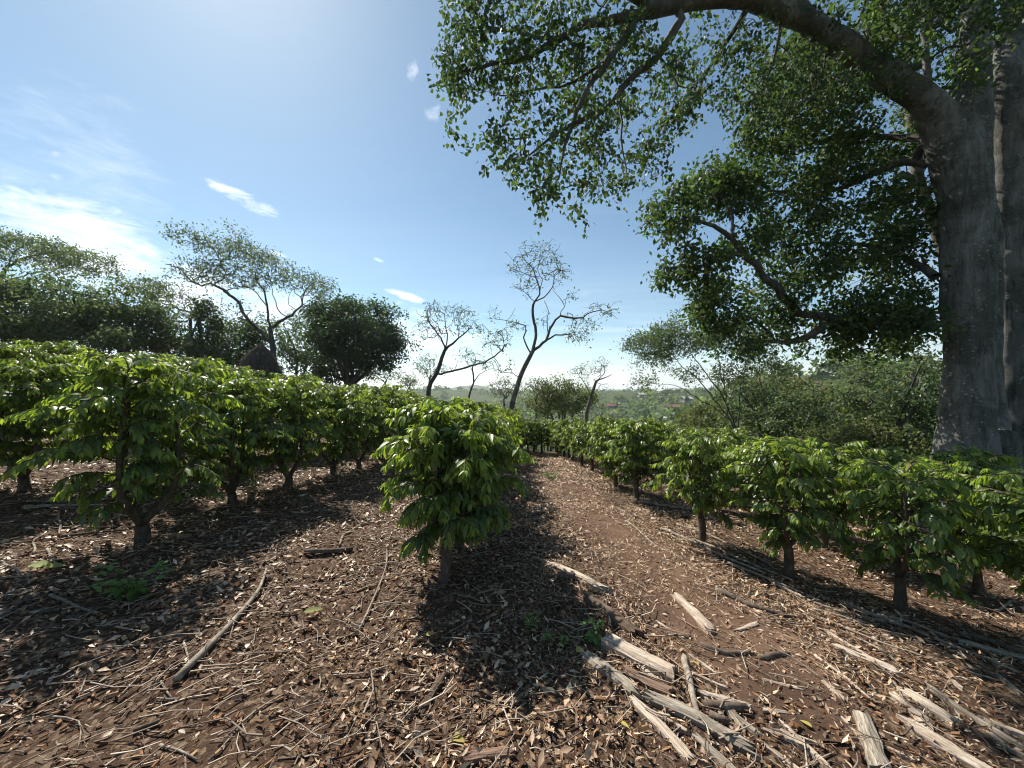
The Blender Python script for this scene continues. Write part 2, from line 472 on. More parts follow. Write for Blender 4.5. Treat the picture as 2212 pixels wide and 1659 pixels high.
M['litter'] = tint_mat('dry_leaf', [(0.0, (0.062, 0.034, 0.020)), (0.3, (0.161, 0.091, 0.051)), (0.58, (0.312, 0.191, 0.111)), (0.82, (0.478, 0.335, 0.213)), (1.0, (0.645, 0.493, 0.353))], 0.5, 70, spec=0.45)
M['chip'] = tint_mat('wood_chip', [(0.0, (0.062, 0.030, 0.015)), (0.4, (0.177, 0.086, 0.043)), (0.75, (0.343, 0.195, 0.098)), (1.0, (0.562, 0.372, 0.205))], 0.8, 90)
M['twig'] = tint_mat('dry_twig', [(0.0, (0.075, 0.052, 0.038)), (0.4, (0.20, 0.15, 0.11)), (0.8, (0.38, 0.31, 0.24)), (1.0, (0.56, 0.48, 0.39))], 0.75, 80)
M['straw'] = tint_mat('dry_straw', [(0.0, (0.114, 0.063, 0.037)), (0.5, (0.374, 0.246, 0.152)), (1.0, (0.686, 0.521, 0.361))], 0.6, 80, spec=.35)
M['palewood'] = wood_mat('pale_split_wood', (0.20, 0.145, 0.105), (0.46, 0.37, 0.285), (0.68, 0.59, 0.49))
M['greywood'] = wood_mat('grey_weathered_wood', (0.12, 0.095, 0.072), (0.29, 0.245, 0.19), (0.47, 0.42, 0.35))
M['darkwood'] = wood_mat('dark_rotten_wood', (0.045, 0.03, 0.02), (0.11, 0.075, 0.05), (0.22, 0.16, 0.11))
M['redwood'] = wood_mat('reddish_bark_wood', (0.10, 0.06, 0.042), (0.22, 0.14, 0.098), (0.38, 0.27, 0.19))
M['stick'] = bark_mat('stick_bark', (0.14, 0.11, 0.085), (0.32, 0.27, 0.215), (0.52, 0.46, 0.385), 26.0, 0.6, 0.6, 0.006)
M['darkstick'] = bark_mat('dark_stick_bark', (0.06, 0.043, 0.032), (0.14, 0.105, 0.08), (0.28, 0.23, 0.185), 26.0, 0.6, 0.6, 0.006)
M['thatch'] = tint_mat('thatch_straw', [(0.0, (0.032, 0.025, 0.019)), (0.5, (0.078, 0.062, 0.047)), (1.0, (0.15, 0.12, 0.09))], 0.9, 30)

def ground_mat():
    m, T, out = new_mat('soil')
    pos = T.n.new('ShaderNodeNewGeometry').outputs['Position']
    s = T.n.new('ShaderNodeSeparateXYZ'); T.l.new(pos, s.inputs[0])
    x, y, z = s.outputs
    n1 = T.noise(pos, 1.1, 5, 0.6); n2 = T.noise(pos, 9.0, 5, 0.7, 0.4); n3 = T.noise(pos, 55.0, 5, 0.75)
    vor = T.n.new('ShaderNodeTexVoronoi'); T.l.new(T.mapping(pos, scale=(1, 0.55, 1)), vor.inputs['Vector']); vor.inputs['Scale'].default_value = 60
    vs = T.n.new('ShaderNodeSeparateColor'); T.l.new(vor.outputs['Color'], vs.inputs[0])
    soil = T.ramp(n2, [(0.3, (0.030, 0.017, 0.011)), (0.5, (0.066, 0.038, 0.024)), (0.72, (0.115, 0.070, 0.045))])
    soil = T.mix(T.mapr(n3, 0.5, 0.75, 0, 0.55), soil, (0.22, 0.15, 0.095, 1))
    soil = T.mix(T.math('MULTIPLY', T.mapr(vs.outputs[0], 0.6, 0.95), 0.55), soil, (0.30, 0.22, 0.15, 1))
    # beyond the field: scrubby grass and undergrowth
    g1 = T.noise(pos, 0.12, 5, 0.6); g2 = T.noise(pos, 0.9, 5, 0.7)
    green = T.ramp(g1, [(0.3, (0.030, 0.050, 0.014)), (0.55, (0.060, 0.085, 0.024)), (0.75, (0.13, 0.14, 0.05))])
    green = T.mix(T.mapr(g2, 0.35, 0.7, 0, 0.6), green, (0.025, 0.040, 0.012, 1))
    fx = T.mapr(T.math('ADD', x, T.math('MULTIPLY', n1, 3.0)), 8.2, 10.2)
    fy = T.mapr(T.math('ADD', y, T.math('MULTIPLY', n1, 4.0)), 27.0, 31.0)
    fl = T.mapr(T.math('ADD', x, T.math('MULTIPLY', n1, 4.0)), -24.0, -28.0)
    f = T.math('MAXIMUM', T.math('MAXIMUM', fx, fy), fl)
    col = T.mix(f, soil, green)
    h = T.math('ADD', T.math('MULTIPLY', n2, 1.0), T.math('MULTIPLY', n3, 0.5))
    p = principled(T, col, 0.95, 0.15, bump(T, h, 0.9, 0.03))
    T.l.new(p.outputs[0], out.inputs[0])
    return m
def path_mat():
    m, T, out = new_mat('path_soil')
    pos = T.n.new('ShaderNodeNewGeometry').outputs['Position']
    n1 = T.noise(pos, 1.6, 5, 0.6, 0.3); n2 = T.noise(pos, 14.0, 5, 0.7, 0.4); n3 = T.noise(pos, 80.0, 5, 0.75)
    soil = T.ramp(n1, [(0.3, (0.060, 0.036, 0.024)), (0.5, (0.115, 0.069, 0.045)), (0.72, (0.18, 0.113, 0.076))])
    soil = T.mix(T.mapr(n2, 0.5, 0.75, 0, 0.5), soil, (0.16, 0.10, 0.066, 1))
    soil = T.mix(T.mapr(n3, 0.58, 0.8, 0, 0.5), soil, (0.25, 0.19, 0.14, 1))
    h = T.math('ADD', n2, T.math('MULTIPLY', n3, 0.5))
    p = principled(T, soil, 0.95, 0.15, bump(T, h, 0.8, 0.02))
    T.l.new(p.outputs[0], out.inputs[0])
    return m
M['ground'] = ground_mat(); M['path'] = path_mat()

# ------------------------------------------------------------------ ground sheet
NG = 310
s_ = np.linspace(-1, 1, NG)
A_, B_ = 1.11, 9.0
gx = A_ * np.sinh(B_ * s_); gy = 3.2 + A_ * np.sinh(B_ * s_)
X, Y = np.meshgrid(gx, gy)
Z = ground(X, Y)
i, j = np.meshgrid(np.arange(NG - 1), np.arange(NG - 1), indexing='ij')
a = i * NG + j
link('ground', make_mesh('ground', np.stack([X, Y, Z], -1).reshape(-1, 3), None,
     np.stack([a, a + 1, a + NG + 1, a + NG], -1).reshape(-1, 4), M['ground']), kind='structure')
# the trodden path: a strip with ragged edges on the ground
py = np.linspace(2.0, 12.5, 240); pk = np.linspace(-1, 1, 34)
hw = 0.60 + 0.10 * vnoise(py * 1.3, py * 0, 5) + 0.12 * vnoise(py * 5, py * 0, 6) + 0.03 * (5.5 - np.minimum(py, 5.5))
hw = hw * np.sqrt(np.clip((py - 2.0) / 0.8, 0.02, 1)) * np.sqrt(np.clip((12.5 - py) / 1.0, 0.02, 1))
PX = path_center(py)[:, None] + hw[:, None] * pk[None, :] + 0.05 * vnoise(py[:, None] * 7, pk[None, :] * 3, 8)
PY = np.repeat(py[:, None], 34, 1)
PZ = ground(PX, PY) + 0.028 * (1 - np.abs(pk[None, :]) ** 4) - 0.012
i, j = np.meshgrid(np.arange(239), np.arange(33), indexing='ij'); a = i * 34 + j
link('path', make_mesh('path', np.stack([PX, PY, PZ], -1).reshape(-1, 3), None,
     np.stack([a, a + 1, a + 35, a + 34], -1).reshape(-1, 4), M['path']), kind='structure')

# ------------------------------------------------------------------ trees
class Skel:
    """a branch skeleton: main limbs are given, twigs grow from it to points spread through the crown"""
    def __init__(s, seed): s.p, s.par, s.r0, s.g = [], [], [], np.random.default_rng(seed)
    def path(s, pts, rads, step=0.2, parent=None, wob=0.0, free=9e9):
        pts = np.asarray(pts, float)
        rads = np.interp(np.linspace(0, 1, len(pts)), np.linspace(0, 1, len(rads)), rads)
        q = spline(np.hstack([pts, rads[:, None]]), step)
        if wob: q[1:-1, :3] += s.g.normal(0, wob, (len(q) - 2, 3))
        if parent is None and s.p:
            parent = int(np.argmin(np.linalg.norm(np.array(s.p) - q[0, :3], axis=1)))
            if np.linalg.norm(s.p[parent] - q[0, :3]) > free: parent = None
        last = -1 if parent is None else parent
        for k, row in enumerate(q):
            if k == 0 and last >= 0 and np.linalg.norm(s.p[last] - row[:3]) < step * 0.6: continue
            s.p.append(row[:3].copy()); s.par.append(last); s.r0.append(row[3]); last = len(s.p) - 1
        return last
    def grow(s, att, step=0.25, wob=0.12, rise=0.0, up=0.0, kmax=9e9):
        att = np.asarray(att, float)
        if not len(att): return
        base = np.array(s.p)
        dmin = np.array([np.min(np.linalg.norm(base - a, axis=1)) for a in att])
        att = att[np.argsort(dmin)]
        cap = len(base) + int(len(att) * 14) + 1000
        buf = np.zeros((cap, 3)); buf[:len(base)] = base; n = len(base)
        for a in att:
            dd = buf[:n] - a
            d2 = (dd * dd).sum(1) + up * np.maximum(dd[:, 2], 0) ** 2
            k = int(np.argmin(d2)); st = buf[k].copy(); dist = math.sqrt(((st - a) ** 2).sum())
            if dist > kmax: continue
            m = max(1, int(round(dist / step)))
            if n + m >= cap: break
            pk = s.par[k]
            t0 = (st - s.p[pk]) if pk >= 0 else np.array([0, 0, 1.0])
            t0 = t0 / (np.linalg.norm(t0) + 1e-9) * dist * 0.35
            t = (np.arange(1, m + 1) / m)[:, None]
            c = (1 - t) ** 2 * st + 2 * t * (1 - t) * (st + (a - st) * 0.4 + t0 + np.array([0, 0, rise * dist])) + t * t * a
            if m > 1: c[:-1] += s.g.normal(0, wob * step, (m - 1, 3))
            last = k
            for row in c:
                s.p.append(row); s.par.append(last); s.r0.append(0.0); buf[n] = row; last = n; n += 1
    def finish(s, tip=0.006, ex=2.3, rmax=0.6):
        p = np.array(s.p); par = np.array(s.par); n = len(p)
        acc = np.zeros(n); kids = [[] for _ in range(n)]
        for k in range(n):
            if par[k] >= 0: kids[par[k]].append(k)
        rad = np.zeros(n)
        for k in range(n - 1, -1, -1):
            r = acc[k] ** (1 / ex) if acc[k] > 0 else tip
            if s.r0[k] > 0: r = s.r0[k]
            rad[k] = min(r, rmax)
            if par[k] >= 0 and s.r0[k] == 0: acc[par[k]] += rad[k] ** ex
        # twigs never thicker than what carries them
        for k in range(n):
            if par[k] >= 0: rad[k] = min(rad[k], rad[par[k]])
        s.P, s.R, s.K, s.PAR = p, rad, kids, par
        return s
    def wood(s, buf, rmin=0.0, big=10, wob=0.0, lo=3):
        n = len(s.P); start = [k for k in range(n) if s.par[k] < 0]
        stack = [(k, -1) for k in start]
        while stack:
            k, pr = stack.pop()
            ch = [k]; cur = k
            while s.K[cur]:
                ks = sorted(s.K[cur], key=lambda q: -s.R[q])
                for q in ks[1:]: stack.append((q, cur))
                cur = ks[0]; ch.append(cur)
            idx = ([pr] if pr >= 0 else []) + ch
            if len(idx) < 2: continue
            r = s.R[idx].copy()
            if pr >= 0: r[0] = r[1]
            if r.max() < rmin: continue
            if s.r0[idx[-1]] == 0: r[-1] *= 0.5
            sides = big if r.max() > 0.08 else (6 if r.max() > 0.025 else lo)
            tube(buf, s.P[idx], r, sides, False, wob=wob if r.max() > 0.05 else 0, seed=k % 97)
    def twigs(s, rmax):
        """positions and directions of the thin shoots"""
        m = (s.R < rmax) & (s.PAR >= 0) & (np.array(s.r0) == 0)
        idx = np.nonzero(m)[0]
        return s.P[idx], norm(s.P[idx] - s.P[s.PAR[idx]])

def leaf_on(buf, pos, tan, per, size, aspect, prof, g, droop=0.5, spread=0.10, young=0.1, curl=0.2, fold=0.2, upn=0.6, tone=None):
    """per leaves round every shoot point"""
    N = len(pos) * per
    if N == 0: return
    pos = np.repeat(pos, per, 0); tan = np.repeat(tan, per, 0)
    rnd = norm(g.normal(0, 1, (N, 3)))
    d = norm(tan * 0.5 + rnd - np.array([0, 0, droop]))
    nrm = norm(g.normal(0, 1, (N, 3)) * 0.8 + np.array([0, 0, upn]))
    nrm = norm(nrm + 0.001)
    L = size * g.uniform(0.65, 1.25, N)
    yg = (g.random(N) < young) * g.uniform(0.3, 1.0, N)
    # clumps of lighter and darker leaves
    cl = vnoise(pos[:, 0] / (size * 7) + pos[:, 2] / (size * 5), pos[:, 1] / (size * 7) - pos[:, 2] / (size * 9), 21) + 0.5
    r = np.clip(0.55 * cl + 0.6 * g.random(N) - 0.1, 0, 1)
    leaves(buf, pos + g.normal(0, spread, (N, 3)), d, nrm, L, L * aspect, prof, curl, fold, np.stack([r, yg, g.random(N)], -1))
def ell(u, v, ru, rv, d, dd, n, g, hollow=0.0):
    """n points in an ellipsoid seen at (u, v) with half sizes ru, rv, d metres ahead, dd deep"""
    q = norm(g.normal(0, 1, (n, 3))) * (g.random((n, 1)) ** (1 / 3) * (1 - hollow) + hollow)
    c = P(u, v, d); k = d / F
    return c + q * np.array([ru * k, dd, rv * k])
def clustered(u, v, ru, rv, d, dd, n, g, per=13, tight=.20, hollow=.45):
    """points gathered into separate sprays spread through an ellipsoid"""
    m = max(3, int(n / per)); c = ell(u, v, ru, rv, d, dd, m, g, hollow)
    k = d / F; sg = tight * np.array([min(ru, 2.2 * rv) * k, min(dd, 2.2 * rv * k), rv * k * .8])
    sg = np.maximum(sg, .12)
    return (np.repeat(c, per, 0) + g.normal(0, 1, (m * per, 3)) * sg)
def tree(name, label, base, skel, att, wood_mat_, leaf_mat_, leafkw, step=0.3, tip=0.008, twig_r=0.02, wob=0.15, rise=0.0,
         group=None, cat='tree', ex=2.3, up=0.0, seed=1, rmin=0.0, kmax=9e9):
    skel.grow(att, step, wob, rise, up, kmax); skel.finish(tip, ex)
    t = thing(name, base, label, cat, group)
    b = Buf(); skel.wood(b, rmin, wob=0.10)
    link('trunk', b.mesh(name + '_trunk', wood_mat_, True, base), t)
    b = Buf(); p, d = skel.twigs(twig_r)
    leaf_on(b, p, d, g=skel.g, **leafkw)
    link('crown', b.mesh(name + '_crown', leaf_mat_, True, base), t)
    print(name, len(p) * leafkw['per'], len(skel.P))
    return t
def scaled(rows, ox, oy, k): return [(ox + k * r[0], oy + k * r[1], *r[2:]) for r in rows]

# ---- the great shade tree on the right: trunk of fused stems
D0 = 8.0
base = onto(P(2100, 1090, D0)[0], D0)
def flare(u, d): return onto(P(u, 1090, d)[0], d, -0.3)
stems = Buf()
def PR(rows, step=0.18):
    a = np.array([[*P(u, v, d), r] for u, v, d, r in rows]); return spline(a, step)
def stem(rows, sides=16, flute=0.0, seed=0, foot=None):
    q = PR(rows)
    if foot is not None: q = np.vstack([[*foot, rows[0][3] * 1.35], q])
    tube(stems, q[:, :3], q[:, 3], sides, True, wob=0.06, seed=seed, flute=flute)
f1 = flare(2078, D0)
stem([(2084, 1010, D0, .52), (2086, 940, D0, .42), (2088, 850, D0, .385), (2090, 700, D0, .365), (2086, 560, D0, .38), (2080, 430, D0, .39),
      (2055, 320, D0, .40), (2020, 245, 7.9, .31), (1960, 190, 7.8, .26), (1880, 140, 7.6, .235), (1790, 78, 7.3, .22), (1700, 22, 7.0, .215), (1610, -10, 6.7, .19),
      (1520, -4, 6.5, .15), (1440, 14, 6.3, .12), (1395, 22, 6.2, .10)], 18, 0.03, 1, f1)
stem([(2090, 560, D0 + .05, .40), (2085, 400, D0 + .1, .40), (2098, 250, D0 + .2, .30), (2104, 120, D0 + .2, .26), (2108, -20, D0 + .2, .23), (2120, -220, D0 + .3, .18)], 14, 0.03, 2)
f2 = flare(2180, D0 + .4)
stem([(2186, 1010, D0 + .7, .48), (2186, 850, D0 + .7, .38), (2182, 600, D0 + .7, .34), (2178, 380, D0 + .6, .32), (2180, 200, D0 + .4, .32), (2195, 40, D0 + .5, .27), (2215, -200, D0 + .6, .2)], 16, 0.03, 3, f2)
f3 = flare(2130, D0 - .1)
stem([(2132, 1010, D0 + .35, .42), (2132, 850, D0 + .5, .28), (2134, 650, D0 + .5, .22), (2128, 520, D0 + .3, .25), (2120, 420, D0 + .2, .2)], 14, 0.0, 4, f3)
for (u, d, ph) in ((2030, 7.9, .2), (2055, 7.6, .1), (2118, 7.6, .3), (2165, 7.8, .5), (2070, 8.4, .5)):     # buttress roots
    f = flare(u, d)
    top = P(2085 if u < 2140 else 2160, 930, D0)
    q = spline(np.array([[*f, .17], [*(f * .45 + top * .55 + np.array([0, 0, -.25])), .22], [*top, .25]]), .12)
    tube(stems, q[:, :3], q[:, 3], 10, True)
stem([(2010, 240, 8.0, .10), (2000, 120, 8.0, .09), (1997, 0, 8.0, .08), (2000, -120, 8.0, .06)], 8)
low_limb = [(2025, 706, D0, .15), (1965, 697, 8.2, .13), (1885, 692, 8.5, .12), (1805, 690, 8.8, .115), (1755, 722, 9.0, .10), (1715, 738, 9.1, .085), (1675, 738, 9.2, .06), (1632, 734, 9.3, .04)]
stem(low_limb, 9)
tmp = stems.mesh('shade_tree_trunk', M['bigbark'])
tob = bpy.data.objects.new('tmp', tmp); scene.collection.objects.link(tob)
md = tob.modifiers.new('r', 'REMESH'); md.mode = 'VOXEL'; md.voxel_size = 0.045
ms = tob.modifiers.new('s', 'SMOOTH'); ms.iterations = 3; ms.factor = 0.5
dg = bpy.context.evaluated_depsgraph_get()
tm = bpy.data.meshes.new_from_object(tob.evaluated_get(dg))
bpy.data.objects.remove(tob)
co = np.zeros(len(tm.vertices) * 3, np.float32); tm.vertices.foreach_get('co', co); co = co.reshape(-1, 3)
no = np.zeros_like(co).ravel(); tm.vertices.foreach_get('normal', no); no = no.reshape(-1, 3)
th = np.arctan2(co[:, 1] - base[1], co[:, 0] - base[0])
dsp = 0.05 * vnoise(co[:, 0] * 3 + co[:, 1] * 3, co[:, 2] * 0.8, 31) + 0.02 * vnoise(th * 7, co[:, 2] * 0.35, 32) + 0.02 * vnoise(co[:, 0] * 9 + co[:, 1] * 7, co[:, 2] * 7, 33)
co = co + no * dsp[:, None] - base
tm.vertices.foreach_set('co', co.astype(np.float32).ravel())
tm.polygons.foreach_set('use_smooth', np.ones(len(tm.polygons), bool)); tm.update()
tm.materials.clear(); tm.materials.append(M['bigbark'])
big = thing('shade_tree', base, 'huge grey trunked shade tree with long limb and hanging foliage over the path', 'tree')
link('trunk', tm, big)

def c8(rows): return [(905 + .5907 * r[0], .5907 * r[1], *r[2:]) for r in rows]
def c3(rows): return [(1316.5 + .4047 * r[0], 274.3 + .4047 * r[1], *r[2:]) for r in rows]
def PP(rows): return np.array([P(u, v, d) for u, v, d in rows])
# overhead limb with hanging branches
sk = Skel(3)
limb = [(1700, 25, 7.0), (1610, -8, 6.7), (1520, -6, 6.5), (1440, 12, 6.3), (1395, 22, 6.2)]
sk.path(PP(limb), [.2, .13], .2)
for rows, r in [
    ([(800, 60, 6.2), (700, 75, 6.1), (600, 90, 6.0), (500, 150, 5.9), (400, 210, 5.8), (280, 232, 5.7), (160, 260, 5.6)], [.085, .05, .018]),
    ([(960, 70, 6.4), (880, 200, 6.4), (800, 260, 6.3), (740, 330, 6.2), (690, 390, 6.1), (570, 450, 6.0), (500, 490, 5.9), (400, 570, 5.7)], [.075, .05, .015]),
    ([(780, 90, 6.2), (690, 220, 6.0), (640, 290, 5.9), (600, 350, 5.8), (565, 440, 5.7), (540, 520, 5.6), (520, 600, 5.5)], [.07, .04, .014]),
    ([(740, 330, 6.2), (738, 450, 6.3), (745, 560, 6.4), (760, 640, 6.4)], [.025, .012]),
    ([(870, 215, 6.4), (930, 260, 6.7), (1000, 300, 7.0)], [.025, .012]),
    ([(830, 10, 6.2), (760, -30, 6.0), (600, -80, 5.7), (420, -60, 5.5), (200, 10, 5.4)], [.10, .06, .02]),
    ([(500, 150, 5.9), (380, 120, 5.9), (240, 100, 6.1), (150, 110, 6.2)], [.03, .012]),
    ([(690, 220, 6.0), (560, 300, 6.3), (430, 330, 6.5), (300, 350, 6.6)], [.03, .012]),
    ([(1330, 40, 7.0), (1300, 200, 7.2), (1260, 330, 7.3)], [.04, .012]), ([(1500, 120, 7.3), (1480, 250, 7.5), (1440, 360, 7.6)], [.04, .012]), ([(1640, 190, 7.5), (1620, 300, 7.7)], [.03, .012]),
    ([(1200, 30, 6.9), (1130, 150, 7.4), (1060, 250, 7.7), (1020, 330, 7.9)], [.06, .02])]:
    sk.path(PP(c8(rows)), r, .16, wob=.012)
g = sk.g
att = []
for u, v, ru, rv, d, n in [(150, 200, 85, 190, 5.7, 60), (250, 90, 140, 110, 5.8, 65), (350, 290, 150, 90, 6.0, 60), (470, 230, 150, 150, 6.0, 80), (320, 560, 85, 95, 5.7, 40),
    (480, 660, 55, 95, 5.6, 28), (590, 500, 130, 140, 6.0, 55), (690, 610, 80, 80, 6.3, 26), (810, 600, 50, 110, 6.4, 30), (650, 300, 180, 140, 6.2, 60), (610, 725, 35, 35, 6.2, 8),
    (810, 320, 130, 110, 6.5, 50), (940, 340, 110, 90, 6.8, 45), (940, 430, 75, 50, 6.9, 22), (1050, 200, 130, 150, 7.3, 60), (700, 60, 200, 90, 6.2, 60), (130, 370, 35, 55, 5.7, 14),
    (1180, 230, 120, 110, 7.2, 60), (1330, 280, 130, 110, 7.4, 70), (1480, 330, 130, 100, 7.6, 60), (1250, 400, 90, 70, 7.3, 35), (1620, 330, 110, 100, 7.7, 40), (1500, 150, 160, 70, 7.2, 45), (500, -150, 500, 130, 6.2, 120), (1000, -180, 400, 150, 7.4, 150), (1400, -200, 350, 150, 8.4, 150), (450, 560, 60, 50, 5.8, 14)]:
    uu, vv = c8([(u, v)])[0]
    att.append(clustered(uu, vv, ru * .5907, rv * .5907, d, .7, int(n * 2.6), g, 9, .17, .1))
sk.grow(np.vstack(att), .13, .2, 0.02, 0.0); sk.finish(.0035, 2.4)
b = Buf(); sk.wood(b, 0, wob=.08); link('branch', b.mesh('overhead_branch', M['bark'], True, base), big)
b = Buf(); p, d = sk.twigs(.0075)
leaf_on(b, p, d, 5, .076, .80, PROF_HEART, g, droop=1.0, spread=.06, young=.03, curl=.12, fold=.15, upn=.2)
link('foliage', b.mesh('overhead_foliage', M['shade'], True, base), big)
print('overhead leaves', len(p) * 3)
# low limb, middle mass and the dense shade behind the limb
sk = Skel(4); g = sk.g
sk.path(PP([r[:3] for r in low_limb]), [.12, .035], .25)
for rows, r in [([(1190, 1025, 8.8), (1020, 990, 8.8), (920, 900, 8.7), (810, 780, 8.6), (740, 690, 8.5), (650, 600, 8.4), (560, 530, 8.3), (450, 490, 8.2), (370, 465, 8.2)], [.10, .07, .02]),
    ([(740, 690, 8.5), (680, 680, 8.4), (600, 700, 8.4), (500, 740, 8.3), (400, 740, 8.2)], [.04, .012]),
    ([(890, 1150, 9.3), (800, 1040, 9.4), (700, 985, 9.4), (600, 940, 9.4)], [.04, .015]),
    ([(650, 600, 8.4), (660, 450, 8.7), (600, 330, 8.9), (560, 230, 9.1)], [.035, .012]),
    ([(1700, 200, 8.3), (1560, 185, 8.6), (1450, 230, 8.8), (1330, 290, 9.0), (1180, 340, 9.1), (1000, 360, 9.2), (850, 340, 9.2)], [.09, .06, .02]),
    ([(1740, 800, 8.2), (1600, 700, 8.8), (1400, 640, 9.2), (1150, 620, 9.4), (950, 640, 9.4)], [.09, .05, .02]),
    ([(1690, 60, 8.4), (1500, 60, 9.0), (1300, 50, 9.4), (1050, 90, 9.6), (800, 130, 9.6)], [.09, .05, .02]),
    ([(1700, -350, 8.4), (1500, -250, 9.2), (1300, -250, 9.6), (1000, -220, 9.6)], [.09, .05, .02])]:
    sk.path(PP(c3(rows)), r, .22, wob=.02, free=.6)
att = []
for u, v, ru, rv, d, n in [(330, 440, 90, 85, 8.2, 60), (560, 260, 110, 120, 9.0, 70), (670, 350, 130, 130, 8.9, 80), (720, 150, 150, 60, 9.4, 55), (420, 730, 130, 90, 8.3, 75),
    (540, 880, 140, 80, 8.9, 75), (600, 1010, 190, 65, 9.3, 80), (740, 600, 90, 130, 8.7, 55), (980, 400, 180, 180, 9.2, 110), (1000, 720, 190, 150, 9.2, 110), (1280, 350, 220, 180, 9.2, 120),
    (1350, 700, 250, 190, 9.2, 140), (1530, 500, 160, 250, 9.0, 110), (1000, 130, 230, 90, 9.6, 80), (1400, 100, 250, 90, 9.4, 90), (920, 930, 130, 70, 9.0, 40), (1280, 970, 180, 60, 9.0, 55),
    (1560, 950, 120, 100, 8.8, 50), (1480, 1020, 170, 60, 8.3, 60), (1300, 1060, 120, 50, 8.5, 40), (1650, 1040, 70, 60, 7.9, 20), (1250, 1160, 170, 55, 9.4, 45), (1600, 1150, 110, 80, 9.2, 40), (740, 1150, 170, 45, 9.3, 45), (1000, 1060, 150, 60, 9.3, 35), (300, 560, 50, 35, 8.2, 12)]:
    uu, vv = c3([(u, v)])[0]
    att.append(clustered(uu, vv, ru * .4047, rv * .4047, d, .9, int(n * 2.5), g, 12, .17, .1))
for u, v, ru, rv, d, n in [(1270, 470, 90, 40, 8.6, 22), (1380, 240, 170, 150, 9.0, 110), (1420, 420, 140, 70, 8.9, 60), (1560, 280, 150, 170, 9.4, 110), (1740, 130, 170, 130, 9.8, 100),
    (1900, 280, 160, 230, 10.2, 120), (2120, 200, 120, 220, 10.4, 90), (2150, 600, 100, 200, 10.6, 60), (1500, -190, 500, 160, 9.4, 220), (2000, -150, 300, 130, 9.6, 120), (1880, 90, 130, 100, 7.2, 40), (2090, 120, 90, 130, 7.3, 36), (1700, 60, 140, 80, 6.9, 34), (2130, 480, 60, 160, 9.6, 30)]:
    uu, vv = c8([(u, v)])[0]
    att.append(clustered(uu, vv, ru * .5907, rv * .5907, d, .9, int(n * 2.8), g, 12, .18, .1))
sk.grow(np.vstack(att), .2, .2, 0.02, 0.0, 2.6); sk.finish(.004, 2.4)
b = Buf(); sk.wood(b, 0, wob=.08); link('branch', b.mesh('low_branch', M['bark'], True, base), big)
b = Buf(); p, d = sk.twigs(.010)
leaf_on(b, p, d, 8, .120, .60, PROF_LOW, g, droop=.55, spread=.12, young=.10, curl=.15, fold=.2, upn=.7)
link('foliage', b.mesh('low_foliage', M['shade'], True, base), big)
print('low leaves', len(p) * 5)
# high crown above the frame
sk = Skel(5); g = sk.g
sk.path(PP([(2104, 120, 8.2), (2108, -20, 8.2), (2120, -220, 8.3)]), [.2, .15], .3)
tp = P(2120, -220, 8.3)
for k in range(7):
    a = k * 2.4; e = tp + np.array([math.cos(a) * 3.2, math.sin(a) * 3.2, 1.6 + .5 * (k % 3)])
    sk.path([tp + np.array([0, 0, -.2 * k]), (tp + e) / 2 + np.array([0, 0, .5]), e], [.12, .05], .3, wob=.03)
q = norm(g.normal(0, 1, (420, 3))) * (g.random((420, 1)) ** (1 / 3)) * np.array([4.6, 4.6, 2.2]) + tp + np.array([0, 0, 2.0])
sk.grow(q, .3, .2, 0, 0); sk.finish(.005, 2.4)
b = Buf(); sk.wood(b); link('branch', b.mesh('high_branch', M['bark'], True, base), big)
b = Buf(); p, d = sk.twigs(.014)
leaf_on(b, p, d, 6, .22, .7, PROF_LOW, g, droop=.5, spread=.14, young=.1)
link('foliage', b.mesh('high_foliage', M['shade'], True, base), big)

# ---- sparse trees along the far end of the field (crop coordinates -> view)
def c2(rows): return [(658.3 + .3472 * r[0], 493.7 + .3472 * r[1], *r[2:]) for r in rows]
def c1(rows): return [(.3472 * r[0], 466.3 + .3472 * r[1], *r[2:]) for r in rows]
def sparse(name, label, conv, D, trunk, limbs, blobs, rt, leafkw, seed, wood='bark', leaf='mid', depth=1.0, step=.22, tip=.008, twig=.018, group=None, dens=2.0, wob=.25):
    sk = Skel(seed); g = sk.g
    tr = conv([(*r, 0) for r in trunk])
    pts = np.array([P(u, v, D) for u, v, _ in tr])
    foot = onto(pts[0][0], D, -.15)
    if pts[0][2] > foot[2] + .2: pts = np.vstack([foot, pts])
    sk.path(pts, [rt * .80, rt * .52], .3, wob=.01)
    for rows, r in limbs:
        rr = conv([(*q, 0) for q in rows]); dd = g.normal(0, .45) * depth
        q = np.array([P(u, v, D + dd * (k / max(1, len(rr) - 1)) ** .8) for k, (u, v, _) in enumerate(rr)])
        sk.path(q, [.62 * k_ for k_ in r], .2, wob=.03)
    att = []
    for u, v, ru, rv, n in blobs:
        (uu, vv, a_), = conv([(u, v, 0)]); (u2, v2, a_), = conv([(u + ru, v + rv, 0)])
        att.append(clustered(uu, vv, u2 - uu, v2 - vv, D + g.normal(0, .3) * depth, depth, int(n * dens), g, 6, .22, .2))
    b0 = onto(pts[0][0], D)
    return tree(name, label, b0, sk, np.vstack(att), M[wood], M[leaf], leafkw, step, tip, twig, wob, .03, group, seed=seed)
SP = dict(per=1, size=.11, aspect=.5, prof=PROF_LOW, droop=.3, spread=.06, young=.15)
